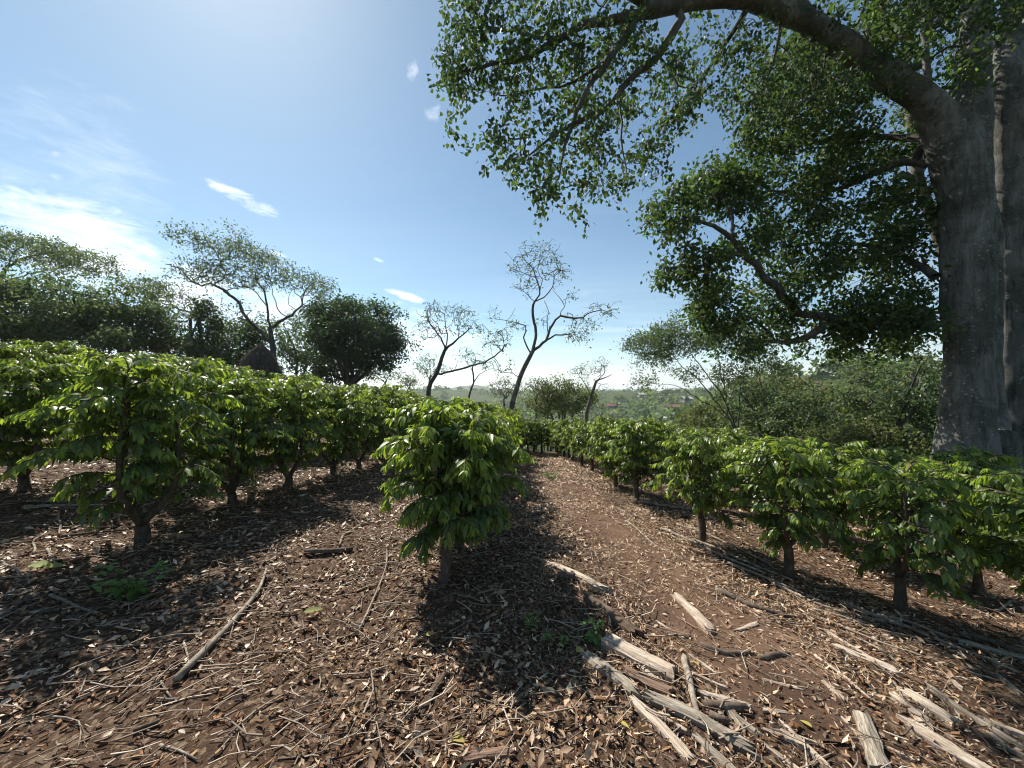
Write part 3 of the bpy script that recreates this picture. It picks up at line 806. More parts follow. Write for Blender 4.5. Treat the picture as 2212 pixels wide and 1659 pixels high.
sparse('slender_tree', 'tall thin forked tree with bare crooked limbs and few leaves behind the bushes', c2, 15.0,
    [(1285, 1130), (1310, 1020), (1340, 930), (1380, 840), (1420, 760)],
    [([(1420, 760), (1432, 690), (1432, 580), (1418, 480), (1430, 455)], [.10, .075]),
     ([(1430, 455), (1460, 400), (1440, 300), (1400, 230), (1350, 170), (1330, 120)], [.06, .012]),
     ([(1430, 455), (1400, 440), (1370, 400), (1310, 370), (1290, 340)], [.035, .01]),
     ([(1430, 455), (1480, 425), (1530, 385), (1560, 290), (1570, 190), (1540, 150)], [.05, .012]),
     ([(1460, 400), (1475, 320), (1455, 250), (1470, 180), (1490, 130)], [.035, .01]),
     ([(1440, 300), (1370, 280), (1310, 260), (1240, 215)], [.03, .008]), ([(1560, 290), (1600, 260), (1660, 250)], [.025, .008]),
     ([(1420, 760), (1500, 690), (1540, 600), (1590, 545), (1680, 555), (1730, 550), (1800, 510), (1880, 520), (1950, 565)], [.10, .06, .012]),
     ([(1515, 660), (1505, 590), (1512, 520), (1490, 450)], [.035, .02]),
     ([(1590, 545), (1620, 480), (1640, 410)], [.04, .012]), ([(1620, 480), (1580, 420), (1540, 380)], [.03, .012]),
     ([(1500, 690), (1560, 660), (1640, 660), (1700, 640), (1760, 700)], [.06, .012]), ([(1730, 550), (1750, 590), (1800, 620)], [.03, .01]),
     ([(1405, 775), (1370, 680), (1372, 610), (1320, 590), (1260, 580), (1190, 560), (1135, 560)], [.06, .03, .01]),
     ([(1260, 580), (1300, 530), (1310, 490)], [.025, .008]), ([(1190, 560), (1180, 520), (1205, 510)], [.015, .006]),
     ([(1330, 935), (1290, 900), (1220, 895), (1190, 830), (1160, 810)], [.035, .01]), ([(1220, 895), (1300, 860), (1290, 800)], [.02, .008])],
    [(1440, 150, 120, 50, 60), (1350, 230, 110, 60, 45), (1570, 230, 90, 70, 50), (1470, 300, 130, 80, 55), (1380, 380, 90, 40, 22), (1840, 500, 90, 45, 40), (1690, 650, 90, 60, 60),
     (1300, 600, 70, 35, 22), (1640, 440, 45, 40, 14), (1780, 610, 50, 40, 20), (1250, 850, 60, 45, 14), (1470, 580, 40, 50, 6), (1690, 560, 60, 30, 14), (1200, 540, 50, 20, 6)],
    .15, SP, 11, depth=.7, wood='greybark')
sparse('slender_tree', 'leaning thin tree with a long side limb and patchy twiggy crown', c2, 18.0,
    [(770, 1010), (820, 900), (870, 760)],
    [([(870, 760), (920, 720), (960, 680), (1010, 640), (1050, 580)], [.10, .02]), ([(868, 765), (850, 680), (800, 620), (760, 540), (780, 480)], [.08, .02]),
     ([(870, 750), (885, 680), (880, 620), (870, 540), (890, 480)], [.06, .015]), ([(960, 680), (950, 600), (970, 520)], [.04, .012]),
     ([(825, 915), (930, 880), (1030, 855), (1120, 835), (1180, 790), (1225, 760), (1240, 690), (1200, 640)], [.09, .06, .02]),
     ([(930, 880), (950, 830), (990, 800)], [.03, .01]), ([(1170, 795), (1210, 850), (1230, 900)], [.03, .01])],
    [(860, 560, 150, 100, 110), (990, 570, 90, 80, 60), (780, 630, 90, 70, 45), (1190, 700, 90, 70, 80), (1000, 800, 60, 35, 16), (800, 500, 60, 50, 25), (1080, 640, 40, 40, 14)], .15, SP, 12, depth=.9)
sparse('slender_tree', 'small spindly forked tree between the leaning tree and tall forked tree', c2, 21.0,
    [(1020, 1050), (1050, 960), (1042, 870)], [([(1050, 960), (1100, 900), (1180, 865)], [.05, .012]), ([(1042, 870), (1060, 800), (1040, 750)], [.04, .01]), ([(1045, 890), (1010, 830), (990, 790)], [.03, .01])],
    [(1040, 790, 80, 55, 50), (1140, 870, 60, 30, 22), (1090, 830, 60, 40, 18)], .08, SP, 13)
sparse('slender_tree', 'gaunt small tree with a broken side limb right of the rounded olive tree', c2, 24.0,
    [(1750, 1190), (1780, 1050), (1812, 950)], [([(1812, 950), (1860, 930), (1910, 908)], [.08, .03]), ([(1783, 1045), (1745, 970), (1700, 900), (1680, 860)], [.06, .015]),
     ([(1812, 950), (1870, 890), (1850, 850), (1810, 820)], [.05, .015]), ([(1790, 1060), (1840, 1060), (1870, 1050)], [.03, .012]), ([(1750, 985), (1720, 965), (1680, 955)], [.03, .01])],
    [(1760, 890, 90, 60, 75), (1830, 850, 60, 45, 35), (1690, 890, 50, 40, 25), (1730, 970, 60, 25, 14), (1870, 1010, 50, 40, 20)], .16, SP, 14, wood='greybark')
BARE = dict(per=2, size=.16, aspect=.5, prof=PROF_LOW, droop=.3, spread=.08, young=.1)
for k, (u, v, ru, rv, bu, bv, sd) in enumerate([(480, 900, 120, 60, 490, 1000, 41), (780, 860, 100, 75, 765, 1010, 42), (1250, 985, 95, 70, 1240, 1060, 43), (1440, 980, 80, 55, 1440, 1060, 44), (640, 950, 60, 40, 640, 1010, 45)]):
    sparse('twiggy_tree', ['low leafless twiggy tree at the foot of the dark rounded tree', 'twiggy grey tree just behind the leaning thin tree', 'fine twigged bare tree by the foot of the tall forked tree',
        'bare grey tree between the tall forked tree and rounded olive tree', 'tiny bare tree between the dark rounded tree and leaning tree'][k], c2, 34.0 + k, [(bu, bv + 60), (bu, bv), (bu + 15, v + rv * .8)],
        [([(bu + 10, v + rv), (u - ru * .5, v), (u - ru * .8, v - rv * .3)], [.07, .02]), ([(bu + 10, v + rv), (u + ru * .5, v), (u + ru * .8, v - rv * .2)], [.07, .02]), ([(bu + 15, v + rv * .8), (u, v - rv * .6)], [.06, .02])],
        [(u, v, ru, rv, 150)], .12, BARE, sd, leaf='olive', depth=2.0, step=.3, tip=.012, twig=.02, group='twiggy trees beyond the field')
# wide umbrella tree on the left
sparse('umbrella_tree', 'wide crooked tree with layered feathery crown behind the thatch mound', c1, 19.0,
    [(1700, 830), (1690, 770), (1680, 700)],
    [([(1690, 800), (1590, 690), (1520, 620), (1490, 540), (1390, 470), (1330, 430), (1210, 420), (1120, 330), (1030, 300)], [.14, .10, .03]),
     ([(1330, 430), (1400, 380), (1370, 280), (1330, 200), (1250, 150)], [.06, .015]), ([(1210, 420), (1150, 390), (1100, 300), (1070, 270)], [.04, .012]),
     ([(1390, 470), (1450, 455), (1540, 445), (1600, 420)], [.05, .015]), ([(1370, 280), (1450, 220), (1500, 140)], [.035, .01]), ([(1330, 200), (1200, 170), (1100, 130)], [.03, .01]),
     ([(1680, 700), (1660, 560), (1640, 470), (1600, 400), (1590, 300), (1560, 230)], [.09, .05, .012]), ([(1660, 560), (1620, 510), (1560, 455), (1460, 430), (1400, 400), (1330, 340)], [.05, .012]),
     ([(1640, 470), (1680, 400), (1700, 300)], [.04, .012]),
     ([(1680, 700), (1780, 630), (1850, 590), (1880, 530), (1840, 480), (1800, 400)], [.12, .07, .015]), ([(1850, 590), (1800, 560), (1800, 490), (1860, 430)], [.04, .012]),
     ([(1880, 530), (1900, 470), (1950, 420), (2020, 400)], [.05, .012]), ([(1780, 630), (1720, 560), (1690, 460), (1720, 370)], [.05, .012]),
     ([(1640, 770), (1540, 680), (1480, 650), (1400, 645)], [.05, .015])],
    [(1190, 150, 100, 40, 60), (1330, 170, 120, 60, 95), (1300, 330, 130, 80, 130), (1480, 240, 120, 100, 140), (1500, 130, 40, 40, 20), (1620, 260, 90, 70, 100), (1700, 310, 80, 70, 80), (1640, 400, 150, 45, 95),
     (1950, 430, 100, 60, 90), (1850, 390, 70, 50, 45), (1560, 600, 60, 40, 25), (1450, 380, 120, 60, 80), (1250, 400, 90, 40, 40), (2000, 470, 70, 40, 30), (1420, 620, 60, 30, 25)],
    .19, dict(per=3, size=.14, aspect=.42, prof=PROF_LOW, droop=.25, spread=.12, young=.1), 15, depth=1.5, step=.25)
sparse('umbrella_tree', 'open tree reaching a long thin limb left of the wide crooked tree', c1, 20.0,
    [(1260, 900), (1245, 700), (1240, 640)], [([(1240, 640), (1150, 592), (1080, 570), (980, 530), (900, 500)], [.08, .02]), ([(1150, 592), (1130, 520), (1140, 470)], [.04, .012]), ([(1080, 570), (1000, 470), (930, 430)], [.04, .012])],
    [(940, 440, 130, 50, 80), (1060, 470, 100, 50, 70), (1150, 520, 90, 50, 50), (960, 520, 110, 50, 60), (1240, 580, 50, 60, 60), (1000, 600, 80, 50, 40), (870, 400, 60, 30, 25)],
    .13, dict(per=3, size=.14, aspect=.42, prof=PROF_LOW, droop=.25, spread=.12, young=.1), 16, depth=1.2, step=.25)
sparse('umbrella_tree', 'flat topped feathery tree rising over the dense green trees', c1, 24.0,
    [(-90, 700), (-40, 520), (30, 330)], [([(30, 330), (150, 260), (350, 230), (520, 270), (660, 310)], [.12, .02]), ([(30, 330), (100, 220), (200, 160)], [.08, .02]), ([(0, 420), (200, 360), (420, 320), (600, 350)], [.08, .02]), ([(-40, 400), (-150, 250)], [.08, .02])],
    [(60, 150, 150, 40, 110), (250, 190, 150, 45, 120), (400, 230, 150, 40, 110), (560, 280, 130, 40, 90), (300, 300, 200, 50, 100), (560, 350, 110, 35, 60), (-120, 200, 150, 60, 60), (120, 250, 150, 50, 60)],
    .2, dict(per=5, size=.17, aspect=.42, prof=PROF_LOW, droop=.2, spread=.13, young=.1), 17, depth=2.0, step=.3)
# feathery tree right of the path
sparse('feathery_tree', 'fan shaped tree with many thin stems and feathery crown beyond the right bushes', c3, 14.0,
    [(690, 1700), (690, 1640), (680, 1600)],
    [([(680, 1640), (640, 1560), (540, 1430), (420, 1300), (300, 1240), (220, 1180)], [.055, .03, .01]), ([(685, 1620), (590, 1420), (500, 1300), (430, 1200), (400, 1130)], [.05, .012]),
     ([(690, 1640), (692, 1450), (720, 1290), (770, 1180)], [.05, .012]), ([(640, 1540), (605, 1350), (560, 1200), (570, 1130)], [.045, .012]), ([(640, 1560), (470, 1450), (350, 1380), (220, 1370)], [.04, .01]),
     ([(700, 1480), (780, 1350), (850, 1250)], [.04, .012]), ([(605, 1350), (650, 1250), (650, 1130)], [.03, .01])],
    [(180, 1150, 80, 35, 60), (290, 1110, 100, 50, 90), (400, 1170, 110, 50, 80), (250, 1230, 110, 45, 70), (190, 1360, 60, 18, 20), (500, 1120, 120, 50, 90), (640, 1110, 100, 60, 80),
     (760, 1200, 110, 60, 80), (400, 1320, 60, 30, 25), (660, 1320, 100, 50, 50), (850, 1280, 90, 50, 50), (350, 1060, 60, 30, 30)],
    .08, dict(per=10, size=.105, aspect=.42, prof=PROF_LOW, droop=.2, spread=.09, young=.12), 18, leaf='mid', depth=1.0, step=.2, tip=.005, twig=.013)

# ---- dense round-crowned trees
def dense(name, label, blobs, D, bu, rt, seed, leaf='mid', n=420, size=.16, per=5, depth=None, group=None, wood='bark', aspect=.5, young=.1, forks=5, step=.35, mul=1.3, hollow=.45):
    sk = Skel(seed); g = sk.g
    foot = onto(P(bu, 850, D)[0], D, -.2)
    cz = np.mean([P(u, v, D)[2] for u, v, *_ in blobs]); cx = np.mean([P(u, v, D)[0] for u, v, *_ in blobs])
    fork = np.array([foot[0] * .7 + cx * .3, D, foot[2] + (cz - foot[2]) * .42])
    sk.path([foot, (foot + fork) / 2 + g.normal(0, .08, 3), fork], [rt * 1.3, rt], .35, wob=.02)
    att = []; tot = sum(ru * rv for _, _, ru, rv in blobs)
    for u, v, ru, rv in blobs:
        dd = depth or ru * D / F
        att.append(clustered(u, v, ru, rv, D + g.normal(0, .25 * dd), dd, max(20, int(n * mul * ru * rv / tot)), g, 13, .2, hollow))
        c = P(u, v, D)
        sk.path([fork, fork * .5 + c * .5 + g.normal(0, .3, 3), c + np.array([0, g.normal(0, .4 * dd), .2 * rv * D / F])], [rt * .6, rt * .2], .35, wob=.03)
    foot = foot + np.array([0, 0, .2])
    return tree(name, label, foot, sk, np.vstack(att), M[wood], M[leaf], dict(per=per + 5, size=size * 1.1, aspect=aspect, prof=PROF_LOW, droop=.35, spread=size * 1.1, young=young),
                step, .008, .022, .2, .03, group, seed=seed)
dense('broadleaf_tree', 'dark rounded dense tree standing alone at the end of the coffee rows',
      [(765, 690, 75, 45), (820, 715, 48, 42), (705, 695, 42, 40), (760, 735, 85, 40), (830, 755, 38, 35), (720, 770, 50, 30), (700, 810, 35, 22), (800, 790, 30, 18)], 25.0, 748, .28, 51, 'darkleaf', 900, .19, 8, mul=2.6, hollow=.25)
LG = 'dense green trees bordering the upper field'
dense('broadleaf_tree', 'dense green tree under the flat topped feathery tree', [(110, 630, 75, 40), (60, 665, 60, 45), (170, 660, 70, 42), (110, 690, 90, 30)], 17.0, 110, .2, 52, 'mid', 620, .15, 6)
dense('broadleaf_tree', 'shaded tall tree beside the dense green tree, cut by the picture edge', [(-30, 640, 55, 45), (-20, 690, 50, 50), (-90, 620, 70, 70)], 15.0, -30, .2, 53, 'mid', 420, .15, 6)
dense('broadleaf_tree', 'green bushy tree below the bright cloud, beside the long thin limb', [(265, 655, 60, 45), (320, 680, 45, 40), (230, 690, 60, 35), (300, 715, 70, 25)], 18.0, 270, .18, 54, 'mid', 520, .15, 6)
dense('broadleaf_tree', 'dark vine covered tree with narrow top beside the open tree', [(435, 690, 28, 48), (450, 730, 50, 35), (430, 765, 55, 25)], 18.0, 440, .15, 55, 'darkleaf', 360, .14, 6)
dense('broadleaf_tree', 'low dense dark tree left of the thatch mound', [(505, 715, 45, 25), (500, 755, 55, 35), (540, 730, 30, 25)], 21.0, 505, .15, 56, 'darkleaf', 360, .15, 6)
dense('broadleaf_tree', 'light green tree behind the crooked trunk of the wide tree', [(620, 710, 45, 30), (645, 745, 38, 32), (620, 770, 40, 25), (655, 790, 40, 20)], 27.0, 640, .16, 57, 'mid', 380, .17, 5)
dense('broadleaf_tree', 'low thicket tree filling in beneath the dense green trees', [(30, 715, 60, 26), (110, 722, 60, 24), (190, 722, 60, 24), (260, 732, 50, 20)], 16.5, 140, .1, 71, 'mid', 420, .14, 6)
dense('broadleaf_tree', 'pale green low tree between the bushy tree and vine covered tree', [(360, 735, 45, 30), (390, 750, 35, 25), (330, 745, 35, 20)], 19.0, 365, .12, 58, 'olive', 300, .13, 6)
dense('broadleaf_tree', 'rounded olive green tree with dark spreading limbs in the valley', [(1210, 850, 48, 24), (1175, 865, 38, 20), (1245, 868, 36, 22), (1210, 880, 50, 18), (1205, 832, 30, 14)], 38.0, 1208, .25, 59, 'olive', 620, .22, 6, young=.2)
RG = 'trees on the slope below the shade tree'
for k, (label, bl, D, bu, lf, n, sz) in enumerate([
    ('layered tree under the low limb of the shade tree', [(1640, 815, 70, 28), (1690, 850, 70, 25), (1600, 850, 50, 22), (1660, 890, 80, 25)], 17.0, 1660, 'mid', 420, .13),
    ('low spreading tree behind the feathery fan shaped tree', [(1720, 900, 80, 25), (1650, 925, 80, 25), (1780, 930, 70, 25), (1700, 950, 90, 20)], 16.0, 1700, 'mid', 460, .13),
    ('green layered tree against the left side of the great trunk', [(1930, 800, 80, 40), (1980, 850, 60, 45), (1880, 850, 70, 35), (1940, 900, 80, 40), (1990, 930, 60, 40)], 13.0, 1960, 'mid', 560, .13),
    ('yellowish green bush tree at the foot of the slope', [(1560, 890, 60, 22), (1520, 905, 50, 20), (1600, 915, 50, 20), (1540, 930, 70, 18)], 20.0, 1555, 'olive', 380, .14),
    ('low olive thicket tree beneath the layered tree by the trunk', [(1850, 940, 70, 30), (1790, 960, 70, 25), (1900, 960, 70, 28), (1850, 985, 90, 20)], 12.5, 1850, 'olive', 460, .12),
    ('dark leafy tree behind the great trunk', [(2120, 780, 70, 60), (2190, 850, 70, 60), (2130, 900, 70, 50), (2200, 950, 70, 50), (2240, 760, 60, 60)], 12.5, 2160, 'darkleaf', 520, .14),
    ('olive tree with thin branches under the low limb, behind the layered tree', [(1800, 860, 60, 30), (1760, 840, 45, 22), (1840, 890, 60, 25)], 22.0, 1805, 'olive', 360, .17)]):
    dense('broadleaf_tree', label, bl, D, bu, .12, 61 + k, lf, n, sz, 6)
# second trunk with a snapped limb, seen behind the great trunk
sparse('broken_tree', 'rough trunk with a snapped limb behind the great trunk', c3, 10.5, [(1840, 1000), (1800, 700), (1710, 450), (1650, 260), (1628, 60), (1600, -100)],
    [([(1670, 330), (1600, 280), (1555, 250)], [.16, .13]), ([(1645, 220), (1560, 195), (1480, 220)], [.06, .03])],
    [(1500, 150, 120, 60, 30), (1640, -120, 120, 60, 60), (1560, 400, 60, 80, 20)], .22, dict(per=4, size=.11, aspect=.5, prof=PROF_LOW, droop=.3, spread=.1, young=.1), 19, leaf='shade', wood='greybark', depth=.5)
# small palm
def palm():
    D = 22.0; c = P(411, 690, D); foot = onto(c[0], D)
    t = thing('palm_tree', foot, 'small palm with drooping fronds silhouetted under the bright cloud', 'palm')
    b = Buf(); tube(b, spline([foot + [0, 0, -.2], (foot + c) / 2 + [.1, 0, 0], c], .4), .09, 7)
    link('trunk', b.mesh('palm_trunk', M['bark'], True, foot), t)
    g = np.random.default_rng(5)
    for k in range(11):
        a = k * 2.399; u = np.array([math.cos(a), math.sin(a), 0])
        q = spline([c, c + u * .45 + [0, 0, .35], c + u * .95 + [0, 0, .1 - .2 * (k % 2)]], .09)
        b = Buf(); tube(b, q, .014, 3, False)
        tn = norm(np.gradient(q, axis=0)); sd = np.cross(tn, [0, 0, 1.0])
        for s in (-1, 1):
            leaves(b, q[1:], norm(tn * .6 + sd * s - [0, 0, .4])[1:], np.tile([0, 0, 1.0], (len(q) - 1, 1)) + .01, .32, .035, PROF_LOW, .2, .1)
        link('frond', b.mesh('frond', M['darkleaf'], True, foot), t)
palm()

# ------------------------------------------------------------------ coffee bushes
def coffee(seed, H=1.4, Rc=.68, zb=.35, nst=3, trunk_r=.045, lean=(0, 0), prof=PROF_MED, low=0.5, leafL=.135, dens=1.0, inter=.085, fork=.25, sparse_low=0.0):
    """trunk and leaf mesh of one coffee bush, origin at the foot"""
    g = np.random.default_rng(seed)
    wood, fol = Buf(), Buf()
    fk = np.array([lean[0] * .5, lean[1] * .5, zb * fork + .12])
    q = spline([np.array([0, 0, -.1]), fk * .55 + g.normal(0, .012, 3), fk], .06)
    tube(wood, q, np.linspace(trunk_r * 1.35, trunk_r, len(q)), 9, True, wob=.22, seed=seed)
    allp, alld, alln, allL, ally = [], [], [], [], []
    def grow_leaves(pts, dirs, n, t, st0):
        tube(wood, pts, np.linspace(.007, .0025, len(pts)), 3, False)
        m0 = int(n * (.22 if st0 == 0 else .1))
        pp = pts[m0 + 1:]; dd = dirs[m0:]
        sd = norm(np.cross(dd, [0, 0, 1.0])); upv = np.cross(sd, dd)
        fr = np.linspace(m0 / n, 1, len(pp))
        for s in (-1, 1):
            keep = g.random(len(pp)) < .93
            ld = sd * s * .70 + dd * .60 + np.array([0, 0, -.62]) + g.normal(0, .24, dd.shape)
            nn = upv * .7 + sd * s * .35 + np.array([0, 0, .30]) + g.normal(0, .30, dd.shape)
            yg = np.clip(np.clip((fr - .62) / .33, 0, 1) * g.uniform(.2, 1, len(pp)) * (.50 + .6 * t) + .50 * t * t * g.random(len(pp)), 0, 1)
            LL = leafL * g.uniform(.8, 1.2, len(pp)) * (1 - .42 * np.clip((fr - .85) / .15, 0, 1))
            for lst, arr in zip((allp, alld, alln, allL, ally), (pp, ld, nn, LL, yg)): lst.append(arr[keep])
        # young shoot at the tip
        allp.append(pts[-1:].repeat(2, 0)); alld.append(dirs[-1:].repeat(2, 0) + g.normal(0, .3, (2, 3)) + [0, 0, .2]); alln.append(np.tile([0.05, 0, 1.0], (2, 1)))
        allL.append(np.full(2, leafL * .62)); ally.append(np.full(2, .55 + .4 * t))
    for st in range(nst):
        a = st * 2 * math.pi / nst + g.uniform(0, 1)
        sp_ = .06 + .09 * g.random() if nst > 1 else .0
        top = np.array([lean[0] + math.cos(a) * sp_ * 1.6, lean[1] + math.sin(a) * sp_ * 1.6, H * g.uniform(.84, .95)])
        mid = (fk + top) / 2 + np.array([math.cos(a) * sp_, math.sin(a) * sp_, 0])
        sq = spline([fk, mid * .6 + fk * .4 + [math.cos(a) * sp_ * .7, math.sin(a) * sp_ * .7, 0], top * .75 + mid * .25, top], .05)
        tube(wood, sq, np.linspace(trunk_r * .72, .006, len(sq)), 7, True, wob=.15, seed=seed + st)
        z = zb
        baz = g.uniform(0, 6.28)
        while z < top[2] - .02:
            t = (z - zb) / (H - zb)
            if t < low: ln = Rc * (.62 + .38 * t / low)
            else: ln = Rc * math.sqrt(max(.03, 1 - ((t - low) / (1.06 - low)) ** 2))
            k = min(int(np.searchsorted(sq[:, 2], z)), len(sq) - 1)
            o = sq[k]
            for sgn in (0, math.pi):
                if g.random() > dens * (1 - sparse_low * max(0.0, 1 - t / .45)): continue
                az_ = baz + sgn + g.normal(0, .25)
                L = ln * g.uniform(.66, 1.14) * (1.22 if g.random() < .07 else 1)
                e = R(24 + 40 * t) + g.normal(0, .14)
                n = max(4, int(L / .030)); ds = L / n
                pts = [o.copy()]; dirs = []
                bend = (R(82) + R(22) * t) / n * g.uniform(.75, 1.25)
                for m in range(n):
                    dv = np.array([math.cos(az_) * math.cos(e), math.sin(az_) * math.cos(e), math.sin(e)])
                    dirs.append(dv); pts.append(pts[-1] + dv * ds); e -= bend * (.5 + m / n); az_ += g.normal(0, .03)
                pts = np.array(pts); dirs = np.array(dirs)
                shoots = [(pts, dirs, .0)]
                for _ in range(2 if L > .35 else 1):
                    k0 = int(n * g.uniform(.25, .6)); a2 = math.atan2(dirs[k0][1], dirs[k0][0]) + g.choice([-1, 1]) * g.uniform(.5, 1.0)
                    e2 = math.asin(np.clip(dirs[k0][2], -1, 1)) + g.uniform(-.1, .5); n2 = max(4, int(L * .5 / .034)); q2 = [pts[k0].copy()]; d2 = []
                    for m in range(n2):
                        dv = np.array([math.cos(a2) * math.cos(e2), math.sin(a2) * math.cos(e2), math.sin(e2)])
                        d2.append(dv); q2.append(q2[-1] + dv * .034); e2 -= R(75) / n2
                    shoots.append((np.array(q2), np.array(d2), .3))
                for pts, dirs, st0 in shoots:
                  n = len(dirs)
                  grow_leaves(pts, dirs, n, t, st0)
            z += inter * g.uniform(.8, 1.2); baz += math.pi / 2 + g.normal(0, .25)
        # leader with a rosette of young leaves
        for k in range(6):
            a2 = k * 2.4; allp.append(sq[-1:]); alld.append(np.array([[math.cos(a2), math.sin(a2), .55]])); alln.append(np.array([[.05, 0, 1.0]])); allL.append(np.array([leafL * .8])); ally.append(np.array([.85]))
    p, d, n, L, y = (np.concatenate(q) for q in (allp, alld, alln, allL, ally))
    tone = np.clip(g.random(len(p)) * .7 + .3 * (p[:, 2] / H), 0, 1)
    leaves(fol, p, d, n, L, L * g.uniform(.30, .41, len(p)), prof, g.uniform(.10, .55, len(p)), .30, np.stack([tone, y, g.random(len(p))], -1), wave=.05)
    wm = wood.mesh('coffee_trunk', M['coffeebark']); fm = fol.mesh('coffee_foliage', M['coffee'])
    return wm, fm, len(p)
ORD = ['second', 'third', 'fourth', 'fifth', 'sixth', 'seventh']
def counted(k, near, far): return (near[0] % ORD[k], near[1]) if k < 6 else (far, near[1])
def plant(kind, x, y, label, group, scale=1.0, rz=0.0, sz=1.0, dz=-.02):
    wm, fm, _ = kind
    t = thing('coffee_bush', onto(x, y, dz), label, 'coffee bush', group, (0, 0, rz))
    t.scale = (scale, scale, scale * sz)
    link('trunk', wm, t); link('foliage', fm, t)
    return t
g = np.random.default_rng(99)
# the one in front, with low hanging branches
cb = G(938, 1262)
front = coffee(201, 1.44, .66, .33, 4, .042, (.10, .1), PROF_LONG, .45, .108, .97, .075, .8, .6)
print('front leaves', front[2])
plant(front, cb[0] + .06, cb[1], 'leafy coffee bush with bright new shoots, the foremost beside the dirt path', None, 1.0, .4)
SHORT = [coffee(210 + k, 1.32, .56, .40, 2 + k % 2, .038, (0, 0), PROF_MED, .38, .092, .95, .060, .5, .35) for k in range(4)]
TALL = [coffee(220 + k, 1.64, .66, .40, 3, .052, (0, 0), PROF_MED, .36, .096, .93, .072, .12, .3) for k in range(4)]
print('bush leaves', [k[2] for k in SHORT + TALL])
# right of the path
near_right = [(1945, 1322, SHORT[0], 1.0, 'low coffee bush with stout double trunk beside the long pale poles'),
              (1703, 1246, SHORT[1], .98, 'coffee bush with a crooked single trunk between two taller trunked neighbours'),
              (1515, 1172, SHORT[2], 1.0, 'coffee bush with straight slim trunk standing at the edge of the path'),
              (1376, 1080, SHORT[3], .97, 'narrow coffee bush on the path edge where the right hand row begins to close up')]
right_pts = []
for k, (u, v, kd, sc, lb) in enumerate(near_right):
    q = G(u, v); right_pts.append(q)
    plant(kd, q[0], q[1], lb, None, sc, 1.1 * k + .3)
RL = ('coffee bush in the close row along the right side of the path', 'coffee bushes in the row right of the path')
y = right_pts[-1][1] + .95; x = right_pts[-1][0]; k = -1
while y < 21:
    x += (1.75 - x) * .2; k += 1
    plant(SHORT[int(g.integers(4))], x + g.normal(0, .07), y, *counted(k, ('%s coffee bush along the right of the path, counted from the narrow bush', RL[1]), 'coffee bush far down the close row along the right of the path'), g.uniform(.88, 1.06), g.uniform(0, 6.28)); y += g.uniform(.9, 1.15)
q = G(2205, 1330)
plant(SHORT[3], 4.05, 2.75, 'bushy coffee bush at the low end of the row, below the great trunk', None, 1.0, 2.0)
RL2 = ('coffee bush in the second row behind the path side row, toward the great trunk', 'coffee bushes in the second row on the right')
for x, y in [(4.55, 3.9), (4.0, 4.85), (3.65, 5.8), (3.5, 6.8), (3.45, 7.8), (3.4, 8.8), (3.4, 9.8), (3.4, 10.8), (3.3, 11.9), (3.3, 13.0), (3.2, 14.2)]:
    plant(SHORT[int(g.integers(4))], x + g.normal(0, .08), y + g.normal(0, .08), *RL2, g.uniform(.9, 1.02), g.uniform(0, 6.28))
RL3 = ('coffee bush in the outermost row on the slope before the trees', 'coffee bushes in the outermost row on the right')
for x, y in [(6.2, 5.2), (5.75, 6.2), (5.5, 7.2), (5.35, 8.2), (5.2, 9.3), (5.2, 10.4), (5.2, 11.5)]:
    plant(SHORT[int(g.integers(4))], x + g.normal(0, .1), y + g.normal(0, .1), *RL3, g.uniform(.85, .98), g.uniform(0, 6.28))
# row that begins with the foremost bush
CL = ('coffee bush in the middle row behind the foremost bush', 'coffee bushes in the middle row')
y = cb[1] + .85; k = 0
while y < 20:
    x = cb[0] + .04 * min(y - cb[1], 9) - .02
    plant(TALL[int(g.integers(4))] if k % 2 == 0 else SHORT[int(g.integers(4))], x + g.normal(0, .06), y, *counted(k, ('%s coffee bush of the middle row, counted from the foremost bush', CL[1]), 'coffee bush far down the middle row, beyond its first seven'), (.98 if k == 0 else .90 if k % 2 == 0 else 1.12) * g.uniform(.97, 1.04), g.uniform(0, 6.28)); y += g.uniform(.9, 1.1); k += 1
# bushes that close the view at the end of the path
EL = ('coffee bush across the far end of the path', 'coffee bushes closing the path')
for x, y in [(.55, 13.6), (1.1, 14.3), (.3, 14.9), (.9, 15.6), (.4, 16.5), (1.0, 17.3), (.5, 18.4)]:
    plant(SHORT[int(g.integers(4))], x, y, *EL, g.uniform(.9, 1.0), g.uniform(0, 6.28))
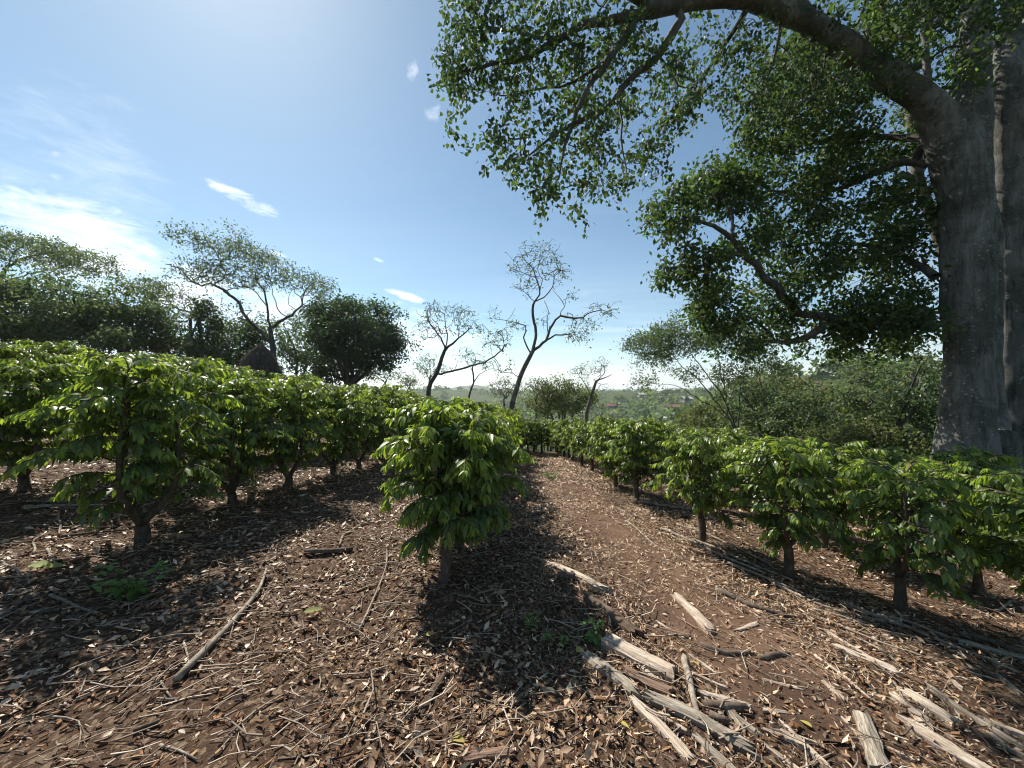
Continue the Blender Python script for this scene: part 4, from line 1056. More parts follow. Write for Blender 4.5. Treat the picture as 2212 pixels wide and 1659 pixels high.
# left rows, climbing the slope
q = G(305, 1172)
plant(TALL[0], q[0], q[1], 'big coffee bush on a thick twin trunk, first of its row on the left slope', None, 1.04, 2.2)
q2 = G(500, 1092)
plant(TALL[1], q2[0], q2[1], 'coffee bush right behind the big twin trunked bush', None, 1.0, .8)
LL1 = ('coffee bush in the row that begins with the big twin trunked bush', 'coffee bushes in the first row up the left slope')
x, y = q2[0], q2[1] + .9; k = 0
while y < 22:
    x += (-2.75 - x) * .22; k += 1
    plant(TALL[int(g.integers(4))], x + g.normal(0, .07), y, *counted(k, ('%s coffee bush of its row, counted from the big twin trunked bush', LL1[1]), 'coffee bush far down the row that begins with the big twin trunked bush'), g.uniform(.86, 1.04), g.uniform(0, 6.28)); y += g.uniform(.92, 1.18)
for r_, (x0, y0, y1, nm) in enumerate([(-5.75, 3.4, 22, 'second'), (-8.1, 5.0, 22, 'third'), (-10.5, 6.6, 21, 'fourth'), (-12.9, 8.4, 20, 'fifth')]):
    lb = ('coffee bush in the %s row up the left slope' % nm, 'coffee bushes in the %s row up the left slope' % nm)
    y = y0
    while y < y1:
        xx = x0 + .16 * min(y - y0, 6)
        plant(TALL[int(g.integers(4))], xx + g.normal(0, .09), y, *lb, g.uniform(.92, 1.12), g.uniform(0, 6.28)); y += g.uniform(.98, 1.25)

# ------------------------------------------------------------------ thatch mound
def mound():
    D = 16.0; k = D / F
    c = onto(P(562, 800, D)[0], D, -.1)
    t = thing('thatch_mound', c, 'brown rounded mound of dry thatch with a blunt top', 'mound')
    top = P(562, 743, D)[2] - c[2]; w = 50 * k
    # profile: blunt top, sloping left shoulder, steep right flank
    pr = [(0, 1.25), (.30, 1.18), (.5, 1.02), (.64, .84), (.78, .62), (.9, .36), (.97, .16), (1.0, .03)]
    b = Buf(); n = 40; ph = np.arange(n) * 2 * math.pi / n
    rings = []
    for zf, rf in pr:
        rr = w * rf * (1 + .06 * vnoise(ph * 1.5, ph * 0 + zf * 4, 51))
        off = -.10 * (1 - zf) * w
        rings.append(np.stack([rr * np.cos(ph) + off, rr * np.sin(ph), np.full(n, zf * top) + .05 * vnoise(ph * 2, ph * 0 + zf * 3, 52)], -1))
    v = np.array(rings).reshape(-1, 3)
    i, j = np.meshgrid(np.arange(len(pr) - 1), np.arange(n), indexing='ij'); j2 = (j + 1) % n
    b.add(v, None, np.stack([i * n + j, i * n + j2, (i + 1) * n + j2, (i + 1) * n + j], -1).reshape(-1, 4), (.45, 0, .5))
    link('core', b.mesh('mound_core', M['thatch']), t)
    b = Buf(); N = 5200; gg = np.random.default_rng(8)
    zf = gg.random(N) ** .9; a = gg.uniform(0, 6.28, N)
    rf = np.interp(zf, [q[0] for q in pr], [q[1] for q in pr]) * w
    pos = np.stack([rf * np.cos(a) - .10 * (1 - zf) * w, rf * np.sin(a), zf * top], -1)
    out = np.stack([np.cos(a), np.sin(a), np.zeros(N)], -1)
    d = out * .35 + np.array([0, 0, -1.0]) + gg.normal(0, .25, (N, 3))
    leaves(b, pos + out * .02, d, out + [0, 0, .3], gg.uniform(.15, .45, N), .025, PROF_LOW, -.1, .1, np.stack([gg.random(N), 0 * zf, zf], -1))
    link('thatch', b.mesh('mound_thatch', M['thatch']), t)
mound()

# ------------------------------------------------------------------ far hillsides: houses and woods
def flat_mat(name, c, rough=.8, var=.12):
    m, T, out = new_mat(name)
    pos = T.n.new('ShaderNodeNewGeometry').outputs['Position']
    nz = T.noise(pos, .8, 4, .6)
    p = principled(T, T.mix(T.mapr(nz, .3, .7, 0, var * 3), (*c, 1), (c[0] * .6, c[1] * .6, c[2] * .6, 1)), rough, .2)
    T.l.new(p.outputs[0], out.inputs[0]); return m
M['roof'] = flat_mat('red_roof', (.20, .09, .065)); M['roof2'] = flat_mat('grey_roof', (.45, .42, .40)); M['wall'] = flat_mat('white_wall', (.33, .31, .29)); M['glass'] = flat_mat('dark_window', (.03, .035, .04), .2)
def far_ground(u, v, dmin=60, dmax=900):
    r = ray(u, v); t = np.arange(dmin, dmax, 1.0)
    z = CAMZ + r[2] * t - ground(r[0] * t, t)
    k = np.argmax(z < 0)
    if not (z < 0).any(): k = len(t) - 1
    return np.array([r[0] * t[k], t[k], float(ground(r[0] * t[k], t[k]))])
def house(u, v, w, dp, h, rz, roof, label):
    c = far_ground(u, v)
    t = thing('house', c, label, 'house', None, (0, 0, rz))
    b = Buf()
    w, dp, h = w * .75, dp * .75, h * .75
    x, y = w / 2, dp / 2
    b.add([(-x, -y, -1.5), (x, -y, -1.5), (x, y, -1.5), (-x, y, -1.5), (-x, -y, h), (x, -y, h), (x, y, h), (-x, y, h)], None,
          [(0, 1, 5, 4), (1, 2, 6, 5), (2, 3, 7, 6), (3, 0, 4, 7), (4, 5, 6, 7)])
    # gable ends
    b.add([(-x, -y, h), (-x, y, h), (-x, 0, h + dp * .24)], [(0, 2, 1)]); b.add([(x, -y, h), (x, y, h), (x, 0, h + dp * .24)], [(0, 1, 2)])
    link('wall', b.mesh('house_wall', M['wall'], False), t)
    b = Buf(); e = .7; rh = dp * .26
    for s in (-1, 1):
        b.add([(-x - e, s * (y + e), h - .25), (x + e, s * (y + e), h - .25), (x + e, 0, h + rh), (-x - e, 0, h + rh),
               (-x - e, s * (y + e), h - .05), (x + e, s * (y + e), h - .05), (x + e, 0, h + rh + .2), (-x - e, 0, h + rh + .2)], None,
              [(0, 1, 2, 3), (4, 5, 6, 7), (0, 1, 5, 4), (1, 2, 6, 5), (3, 0, 4, 7)])
    link('roof', b.mesh('house_roof', M[roof], False), t)
    for k in range(3):
        b = Buf(); wx = -x + w * (k + .5) / 3
        b.add([(wx - .6, -y - .05, 1.0), (wx + .6, -y - .05, 1.0), (wx + .6, -y - .05, 2.2), (wx - .6, -y - .05, 2.2),
               (wx - .6, -y + .05, 1.0), (wx + .6, -y + .05, 1.0), (wx + .6, -y + .05, 2.2), (wx - .6, -y + .05, 2.2)], None, [(0, 1, 2, 3), (4, 7, 6, 5), (0, 4, 5, 1), (3, 2, 6, 7), (0, 3, 7, 4), (1, 5, 6, 2)])
        link('window', b.mesh('house_window', M['glass'], False), t)
house(1316, 886, 14, 9, 4.5, .2, 'roof', 'white walled house with a bright red roof in the valley behind the gaunt tree')
house(1456, 888, 13, 8, 4, -.2, 'roof', 'red roofed house among trees left of the feathery fan shaped tree')
house(1388, 858, 12, 8, 3.5, .1, 'roof2', 'pale roofed house on the hillside above the red roofed houses')
house(1692, 846, 20, 9, 3.5, -.3, 'roof', 'long house with pale red roof high on the hillside')
house(1606, 868, 15, 8, 3.5, -.1, 'roof2', 'low pale house on the hillside below the long house')
house(1742, 872, 14, 8, 3.5, -.4, 'roof', 'small red roofed house on the hillside beside the layered tree')
house(1482, 868, 11, 8, 3.5, .3, 'roof2', 'small pale roofed house half hidden in the far woods')

def far_tree_mesh(seed, leaf, nl=420):
    g = np.random.default_rng(seed); wood, fol = Buf(), Buf()
    tube(wood, spline([(0, 0, -.5), (.1, 0, 1.6), (0, .1, 3.2)], .8), np.linspace(.28, .18, 5)[:len(spline([(0, 0, -.5), (.1, 0, 1.6), (0, .1, 3.2)], .8))], 6)
    lob = []
    for k in range(9):
        a = g.uniform(0, 6.28); c = np.array([math.cos(a) * g.uniform(.4, 2.6), math.sin(a) * g.uniform(.4, 2.6), g.uniform(3.2, 6.2)]); lob.append(c)
        tube(wood, spline([(0, 0, 2.2), (c + [0, 0, 2.4]) / 2, c], .8), .07, 4, False)
        n = nl // 9; q = norm(g.normal(0, 1, (n, 3))) * (g.random((n, 1)) ** .33) * [1.5, 1.5, .95] + c
        leaves(fol, q, norm(g.normal(0, 1, (n, 3)) - [0, 0, .3]), norm(g.normal(0, 1, (n, 3)) + [0, 0, .8]), g.uniform(.4, .8, n), .34, PROF_LOW, .2, .2,
               np.stack([np.clip(g.random(n) * .7 + .1 * k / 3, 0, 1), (g.random(n) < .12) * .7, g.random(n)], -1))
    return wood.mesh('far_trunk', M['bark']), fol.mesh('far_crown', leaf)
FT = [far_tree_mesh(300 + k, M[l]) for k, l in enumerate(['mid', 'olive', 'darkleaf', 'mid', 'olive'])]
g = np.random.default_rng(17)
VL = 'trees in the valley'
for k in range(165):
    d = 30 + 85 * g.random() ** .8; u = g.uniform(880, 2700)
    x = (u - CU) / F * d; y = d
    if d < 45 and u > 1100 and u < 1330: continue
    kd = FT[int(g.integers(5))]
    nm = {0: 'mid green', 1: 'olive green', 2: 'dark green', 3: 'mid green', 4: 'olive green'}[FT.index(kd)]
    t = thing('valley_tree', onto(x, y, -.1), nm + ' round topped tree in the valley below the field', 'tree', nm + ' trees in the valley', (0, 0, g.uniform(0, 6.28)))
    s = g.uniform(.6, 1.05) * (0.8 if d < 50 else 1.0); t.scale = (s, s, s * g.uniform(.75, 1.05))
    link('trunk', kd[0], t); link('crown', kd[1], t)
# woods covering the far hills: one mass
b = Buf(); N = 2000
d = 95 * np.exp(g.random(N) * math.log(1500 / 95)); a = g.uniform(-.5, 1.3, N)
fx, fy = d * np.sin(a), d * np.cos(a); fz = ground(fx, fy)
cr = g.uniform(3.2, 5.5, N) * np.clip(d / 500, 1, 2.2)
clump = vnoise(fx / 60, fy / 60, 71) + .5
keep = (clump + .3 * g.random(N)) > .38
fx, fy, fz, cr, d, clump = (q[keep] for q in (fx, fy, fz, cr, d, clump)); N = len(fx)
per = 44
q = norm(g.normal(0, 1, (N, per, 3))) * (.75 + .25 * g.random((N, per, 1))) ; q[..., 2] = np.abs(q[..., 2]) * .95 - .15
pos = np.stack([fx, fy, fz + cr * .45], -1)[:, None, :] + q * cr[:, None, None] * (1 + .22 * g.normal(0, 1, (N, per, 1)))
sz = np.repeat(cr * .50, per)
leaves(b, pos.reshape(-1, 3), norm(g.normal(0, 1, (N * per, 3))), norm(q.reshape(-1, 3) + g.normal(0, .5, (N * per, 3))), sz * g.uniform(.6, 1.3, N * per), sz * .8, PROF_LOW, .2, .2,
       np.stack([np.clip(np.repeat(g.random(N), per) * .7 + g.random(N * per) * .3, 0, 1), np.repeat((g.random(N) < .2) * .6, per), g.random(N * per)], -1))
link('woodland', b.mesh('woodland', M['mid']), label='green woods covering the far hillsides', cat='woods', kind='stuff')
print('woods crowns', N)

# ------------------------------------------------------------------ litter on the ground
g = np.random.default_rng(23)
def scatter(n, rmax, power=.5, amax=1.15, rmin=1.0):
    r = rmin + (rmax - rmin) * g.random(n) ** power; a = g.uniform(-amax, amax, n)
    return r * np.sin(a), r * np.cos(a), r
def slope_normal(x, y):
    e = .05
    return norm(np.stack([-(ground(x + e, y) - ground(x - e, y)) / (2 * e), -(ground(x, y + e) - ground(x, y - e)) / (2 * e), np.ones_like(x)], -1))
def path_mask(x, y): return np.exp(-((x - path_center(y)) / .55) ** 4) * sig((y - 2.6) * 3) * sig((12.5 - y) * 3)
patch = lambda x, y, s, k: vnoise(x / s, y / s, k) + .5
# dry leaves
x, y, r = scatter(112000, 13.0, .8)
m = g.random(len(x)) < (1 - .86 * path_mask(x, y)) * np.clip(-.35 + 2.6 * patch(x, y, .6, 81), .10, 1)
x, y, r = x[m], y[m], r[m]; N = len(x)
nn = norm(slope_normal(x, y) + g.normal(0, .42, (N, 3))); az_ = g.uniform(0, 6.28, N)
d = np.stack([np.cos(az_), np.sin(az_), g.normal(0, .25, N)], -1)
L = (.009 + .046 * g.random(N) ** 2.2) * np.clip(.7 + r / 8, .8, 2.0)
bl_ = g.random(N) < np.where(x < .4, .13, .05) * (patch(x, y, .9, 85) > .38); L[bl_] = g.uniform(.04, .085, bl_.sum())
b = Buf()
tone = np.clip(.07 + g.beta(1.5, 1.6, N) + .16 * bl_ + .18 * (patch(x, y, .5, 82) - .5), 0, 1)
leaves(b, np.stack([x, y, ground(x, y) + .004 + .022 * g.random(N)], -1), d, nn, L, L * g.uniform(.25, .6, N), PROF_LOW, g.uniform(-.5, .6, N), .35, np.stack([tone, 0 * tone, g.random(N)], -1))
link('leaf_litter', b.mesh('leaf_litter', M['litter']), label='dry brown leaf litter strewn over the field', cat='leaf litter', kind='stuff')
# chips of bark and wood
x, y, r = scatter(25000, 8.0, .8, 1.15, .9)
m = g.random(len(x)) < (1 - .75 * path_mask(x, y)) * np.clip(1.5 - r / 6 + .6 * (patch(x, y, .6, 83) - .5), .08, 1)
x, y, r = x[m], y[m], r[m]; N = len(x)
L = .008 + .034 * g.random(N) ** 1.8; Wd = L * g.uniform(.15, .5, N); T_ = Wd * g.uniform(.2, .5, N)
big_ = g.random(N) < .04; L[big_] *= 2.4
nn = norm(slope_normal(x, y) + g.normal(0, .38, (N, 3))); az_ = g.normal(.9, 1.3, N)
d = norm(np.stack([np.cos(az_), np.sin(az_), g.normal(0, .2, N)], -1)); s = norm(np.cross(d, nn)); nn = np.cross(s, d)
c = np.stack([x, y, ground(x, y) + .004 + .02 * g.random(N)], -1)
cor = []
for sx, sy, k in ((-1, -1, .7), (1, -1, 1.0), (1, 1, .6), (-1, 1, 1.0)):
    cor.append(c + d * (L * .5 * sx * k)[:, None] + s * (Wd * .5 * sy * g.uniform(.5, 1.1, N))[:, None] + nn * T_[:, None])
for sx, sy, k in ((-1, -1, .8), (1, -1, 1.1), (1, 1, .8), (-1, 1, 1.1)):
    cor.append(c + d * (L * .5 * sx * k)[:, None] + s * (Wd * .55 * sy)[:, None] - nn * T_[:, None])
v = np.stack(cor, 1)
f = np.array([(0, 1, 2, 3), (4, 5, 1, 0), (5, 6, 2, 1), (6, 7, 3, 2), (7, 4, 0, 3)])[None] + (np.arange(N) * 8)[:, None, None]
b = Buf(); tn = np.repeat(np.stack([np.clip(g.beta(1.5, 2.0, N), 0, 1), np.zeros(N), g.random(N)], -1), 8, 0)
b.add(v.reshape(-1, 3), None, f.reshape(-1, 4), tn)
link('wood_chip_litter', b.mesh('wood_chip_litter', M['chip'], False), label='reddish brown bark and wood chips covering the foreground', cat='wood chips', kind='stuff')
# twigs and straw
def twig_batch(x, y, L, r0, az_, mat, name, label, cat, lift=.03):
    N = len(x); K = 3; sd = 3
    t = np.linspace(-.5, .5, K)
    bend = g.normal(0, .12, N)
    px = x[:, None] + np.cos(az_)[:, None] * L[:, None] * t - np.sin(az_)[:, None] * (bend * L)[:, None] * (t * t * 4)
    py = y[:, None] + np.sin(az_)[:, None] * L[:, None] * t + np.cos(az_)[:, None] * (bend * L)[:, None] * (t * t * 4)
    pz = ground(px, py)
    pz = .5 * pz + .5 * pz.mean(1, keepdims=True) + (.004 + lift * g.random(N))[:, None] + g.normal(0, .06, N)[:, None] * L[:, None] * t
    pts = np.stack([px, py, pz], -1)
    tan = norm(np.gradient(pts, axis=1)); u = norm(np.cross(tan, [0, 0, 1.0])); w = np.cross(u, tan)
    rr = r0[:, None] * np.linspace(1, .55, K)[None, :]
    a = np.arange(sd) * 2 * math.pi / sd + .4
    v = pts[:, :, None, :] + rr[..., None, None] * (np.cos(a)[:, None] * u[:, :, None, :] + np.sin(a)[:, None] * w[:, :, None, :])
    i, j = np.meshgrid(np.arange(K - 1), np.arange(sd), indexing='ij'); j2 = (j + 1) % sd
    q = np.stack([i * sd + j, i * sd + j2, (i + 1) * sd + j2, (i + 1) * sd + j], -1).reshape(-1, 4)
    f = q[None] + (np.arange(N) * K * sd)[:, None, None]
    b = Buf(); b.add(v.reshape(-1, 3), None, f.reshape(-1, 4), np.repeat(np.stack([np.clip(g.beta(1.8, 1.6, N), 0, 1), np.zeros(N), g.random(N)], -1), K * sd, 0))
    link(name, b.mesh(name, M[mat]), label=label, cat=cat, kind='stuff')
x, y, r = scatter(15000, 13.0, .8)
m = g.random(len(x)) < (1 - .7 * path_mask(x, y)) * np.where(x < 0, 1.0, .65); x, y = x[m], y[m]; N = len(x)
twig_batch(x, y, .04 + .30 * g.random(N) ** 3.0, g.uniform(.0016, .005, N) * 1.3, np.where(g.random(N) < .6, g.normal(.5, .6, N), g.uniform(0, 3.14, N)), 'twig', 'twig_litter', 'thin dry twigs scattered among the fallen leaves', 'twigs', .05)
# straw along the path, mostly lying with it
x = g.normal(0, 1, 5000); y = 2.4 + 11.5 * g.random(5000) ** 1.1; x = path_center(y) + .2 + x * .8; N = len(x)
twig_batch(x, y, .05 + .30 * g.random(N) ** 2, g.uniform(.0016, .0036, N) * 1.3, np.where(g.random(N) < .6, g.normal(1.9, .4, N), g.uniform(0, 3.14, N)), 'straw', 'straw_litter', 'pale dry straw trodden into the path', 'straw', .015)
# narrow curled leaf shreds in drifts on and beside the path
N = 42000
y = 1.8 + 12.5 * g.random(N) ** 1.0; x = path_center(y) + .35 + g.normal(0, 1.15, N)
m = g.random(N) < np.clip(-.72 + 3.2 * patch(x, y, .42, 91), .05, 1); x, y = x[m], y[m]; N = len(x)
L = (.022 + .05 * g.random(N) ** 1.5) * np.clip(.42 + y / 8, .55, 1.6); az_ = np.where(g.random(N) < .5, g.normal(1.9, .6, N), g.uniform(0, 6.28, N))
b = Buf()
leaves(b, np.stack([x, y, ground(x, y) + .012 + .015 * g.random(N)], -1), np.stack([np.cos(az_), np.sin(az_), g.normal(0, .3, N)], -1), norm(slope_normal(x, y) + g.normal(0, .5, (N, 3))),
       L, L * g.uniform(.12, .32, N), PROF_LOW, g.uniform(-.6, .8, N), .3, np.stack([np.clip(g.beta(2.2, 1.4, N), 0, 1), np.zeros(N), g.random(N)], -1))
link('shredded_leaf_litter', b.mesh('shredded_leaf_litter', M['straw']), label='drifts of pale shredded dry leaves along the path', cat='leaf litter', kind='stuff')

# ------------------------------------------------------------------ single pieces of wood
def slab(u0, v0, u1, v1, wpx, mat, name, label, cat, thick=.25, arch=.35, bend=0.0, lift=.014, seed=0, group=None, raise_end=0.0):
    """split slab with an arched section, ragged ends and real thickness; lies on the ground"""
    g = np.random.default_rng(500 + seed)
    a, b_ = G(u0, v0), G(u1, v1)
    mid = (a + b_) / 2; ln = np.linalg.norm((b_ - a)[:2]); w = wpx / F * mid[1] * .88
    t = norm(np.array([b_[0] - a[0], b_[1] - a[1], 0])); sd = np.array([-t[1], t[0], 0])
    K, Q = 17, 7
    ss, qq = np.linspace(-.5, .5, K), np.linspace(-1, 1, Q)
    S, Qm = np.meshgrid(ss, qq, indexing='ij')
    ragged = (1 + .0 * S)
    wl_ = w * .5 * (1 + .35 * vnoise(ss * 6, ss * 0 + seed, 61))[:, None] * (1 - .25 * np.abs(S) ** 3 * 4)
    along = S * ln + (np.abs(S) > .49) * np.sign(S) * g.normal(0, .07 * ln, (1, Q)).clip(-.12, .10)
    across = Qm * wl_ + bend * ln * (.25 - S * S)
    px = mid[0] + t[0] * along + sd[0] * across; py = mid[1] + t[1] * along + sd[1] * across
    line = np.interp(ss, [-.5, .5], [a[2], b_[2]])
    gz = ground(mid[0] + t[0] * ss * ln, mid[1] + t[1] * ss * ln)
    zl = np.maximum(.6 * gz + .4 * line, gz - .01)[:, None]
    rib = .10 * w * vnoise(S * 3 + 9, Qm * 3.2 + seed, 62) + .05 * w * vnoise(S * 9, Qm * 5 + seed, 63)
    th_ = w * thick
    top = zl + lift + th_ + arch * w * .5 * (1 - Qm ** 2) + rib + raise_end * (S + .5)
    bot = zl + lift - .03 + arch * w * .5 * (1 - Qm ** 2) * .8 + raise_end * (S + .5)
    v = np.concatenate([np.stack([px, py, top], -1).reshape(-1, 3), np.stack([px, py, bot], -1).reshape(-1, 3)])
    i, j = np.meshgrid(np.arange(K - 1), np.arange(Q - 1), indexing='ij'); k0 = i * Q + j
    qd = [np.stack([k0, k0 + Q, k0 + Q + 1, k0 + 1], -1).reshape(-1, 4)]; n = K * Q
    qd.append(qd[0][:, ::-1] + n)
    i = np.arange(K - 1)
    qd.append(np.stack([i * Q, i * Q + n, (i + 1) * Q + n, (i + 1) * Q], -1)); qd.append(np.stack([i * Q + Q - 1, (i + 1) * Q + Q - 1, (i + 1) * Q + Q - 1 + n, i * Q + Q - 1 + n], -1))
    j = np.arange(Q - 1)
    qd.append(np.stack([j, j + 1, j + 1 + n, j + n], -1)); e = (K - 1) * Q
    qd.append(np.stack([e + j, e + j + n, e + j + 1 + n, e + j + 1], -1))
    ang = math.atan2(t[1], t[0]); ca, sa = math.cos(-ang), math.sin(-ang)
    v = v - mid; v = np.stack([v[:, 0] * ca - v[:, 1] * sa, v[:, 0] * sa + v[:, 1] * ca, v[:, 2]], -1)
    me = make_mesh(name, v, None, np.vstack(qd), M[mat], False)
    return link(name, me, None, mid, (0, 0, ang), label, cat, group)
def c7(r): return (855.7 + .3868 * r[0], 1152 + .3868 * r[1], 855.7 + .3868 * r[2], 1152 + .3868 * r[3])
def c6(r): return (1206.8 + .4543 * r[0], 822.8 + .4543 * r[1], 1206.8 + .4543 * r[2], 822.8 + .4543 * r[3])
SB = [(c7((840, 180, 1160, 325)), 22, 'palewood', 'pale split board half buried at the shaded path edge'),
      (c7((1060, 370, 1345, 585)), 34, 'darkwood', 'dark decayed plank sunk in the soil above the thick split slab'),
      (c7((1175, 620, 1570, 835)), 46, 'palewood', 'thick pale split slab with deep cracks and a bark edge'),
      (c7((1265, 790, 1545, 925)), 28, 'redwood', 'curved reddish bark strip tucked under the thick pale slab'),
      (c7((1060, 700, 1335, 925)), 32, 'greywood', 'grey brown slab lying parallel to the thick pale slab'),
      (c7((1395, 930, 1980, 1225)), 34, 'greywood', 'long curved grey slab with a broken end'),
      (c7((1325, 955, 1645, 1300)), 26, 'palewood', 'narrow pale grooved slab beside the long curved slab'),
      (c7((1720, 915, 1950, 985)), 18, 'palewood', 'short pale board on top of a grey log'),
      (c7((1570, 370, 1755, 565)), 30, 'palewood', 'short wide pale plank on the trodden path'),
      (c6((1320, 1275, 1605, 1395)), 24, 'palewood', 'straight smooth pale board with a dark shadowed edge'),
      (c6((1640, 1495, 1890, 1650)), 30, 'palewood', 'whitish weathered board behind the large pale slab'),
      (c6((1565, 1500, 1730, 1625)), 14, 'palewood', 'narrow splinter board beside the whitish weathered board'),
      ((1960, 1570, 2150, 1690), 40, 'palewood', 'large pale slab in the foreground, cut off by the picture edge'),
      ((1862, 1560, 1905, 1680), 40, 'greywood', 'brown hollow slab lying crosswise in the foreground'),
      (c7((1480, 560, 1640, 600)), 16, 'redwood', 'small reddish bark piece below the wide pale plank'),
      (c7((1900, 560, 2020, 520)), 12, 'palewood', 'small pale splinter near the dark rotten branch'),
      (c7((130, 1030, 260, 820)), 18, 'darkwood', 'brown rotten wood shard lying in the chips'),
      (c7((380, 1290, 640, 1240)), 24, 'redwood', 'reddish crumbling wood piece in the chip layer'),
      ((2075, 1392, 2230, 1432), 16, 'greywood', 'grey board in the shade below the dark log'),
      ((1925, 1500, 2010, 1590), 14, 'palewood', 'thin pale strip pointing at the large foreground slab'),
      ((2010, 1490, 2215, 1625), 12, 'greywood', 'long grey strip above the large foreground slab'),
      ((1650, 1475, 1735, 1500), 9, 'palewood', 'tiny pale strip left of the straight smooth board'),
      ((1560, 1530, 1640, 1600), 12, 'greywood', 'grey splinter in front of the short round log end'),
      ((2120, 1560, 2225, 1600), 14, 'palewood', 'pale broken lath beside the large foreground slab'),
      ((1790, 1370, 1905, 1440), 8, 'palewood', 'thin pale lath just above the straight smooth board'),
      ((1500, 1600, 1590, 1680), 20, 'greywood', 'grey split piece cut off below the curved grey slab'),
      ((1690, 1570, 1790, 1670), 12, 'palewood', 'pale thin strip left of the crosswise hollow slab'),
      ((1420, 1350, 1475, 1385), 8, 'palewood', 'pale sliver between the wide plank and the thick slab'),
      (c7((2040, 1010, 2190, 1030)), 10, 'palewood', 'thin pale lath beside the grey log')]
for k, (r, w, mt, lb) in enumerate(SB):
    slab(*r, w, mt, 'bark_piece' if 'bark' in lb and mt == 'redwood' else 'split_wood', lb, 'bark' if 'bark' in lb and mt == 'redwood' else 'wood piece', seed=k, bend=.12 if 'curved' in lb else .02 * (k % 3 - 1), thick=.17 if w > 20 else .22, arch=.5 if 'bark' in lb else .34)
gg = np.random.default_rng(61)
for k in range(22):            # loose splinters lying mostly with the path
    u, v = gg.uniform(1330, 2180), gg.uniform(1400, 1640)
    ln_ = gg.uniform(35, 110); an_ = gg.normal(.62, .22)
    slab(u, v, u + ln_ * math.cos(an_), min(v + ln_ * math.sin(an_), 1700), gg.uniform(5, 12), ['palewood', 'greywood', 'palewood'][k % 3], 'wood_splinter', 'loose thin weathered splinter of wood among the foreground slabs',
         'splinter', thick=.2, arch=.3, seed=60 + k, group='loose splinters among the slabs', bend=gg.normal(0, .05))
def stick(pts, wpx, mat, name, label, cat, taper=.5, lift=.006, group=None, seed=0, ground_k=.6):
    g = np.random.default_rng(700 + seed)
    w3 = np.array([G(u, v) for u, v in pts]); mid = w3.mean(0)
    q = spline(w3, .06); n = len(q); s = np.linspace(0, 1, n)
    rad = wpx / F * np.interp(s, np.linspace(0, 1, len(pts)), w3[:, 1]) * .5 * np.linspace(1, taper, n)
    q[:, :2] += np.stack([.5 * rad * np.sin(s * 9 + seed), .5 * rad * np.cos(s * 7 + seed)], -1) if n > 4 else 0
    gz = ground(q[:, 0], q[:, 1]); line = np.interp(s, [0, .5, 1], [gz[0], gz[n // 2], gz[-1]])
    q[:, 2] = np.maximum(gz, line * .8 + gz * .2) + rad * .75 + lift
    b = Buf(); tube(b, q, rad, 8 if wpx > 5 else 6, True, wob=.12, seed=seed)
    me = b.mesh(name, M[mat], True, mid)
    return link(name, me, None, mid, None, label, cat, group)
def c4(rows): return [(.3883 * u, 1014.8 + .3883 * v) for u, v in rows]
def c6p(rows): return [(1206.8 + .4543 * u, 822.8 + .4543 * v) for u, v in rows]
def c7p(rows): return [(855.7 + .3868 * u, 1152 + .3868 * v) for u, v in rows]
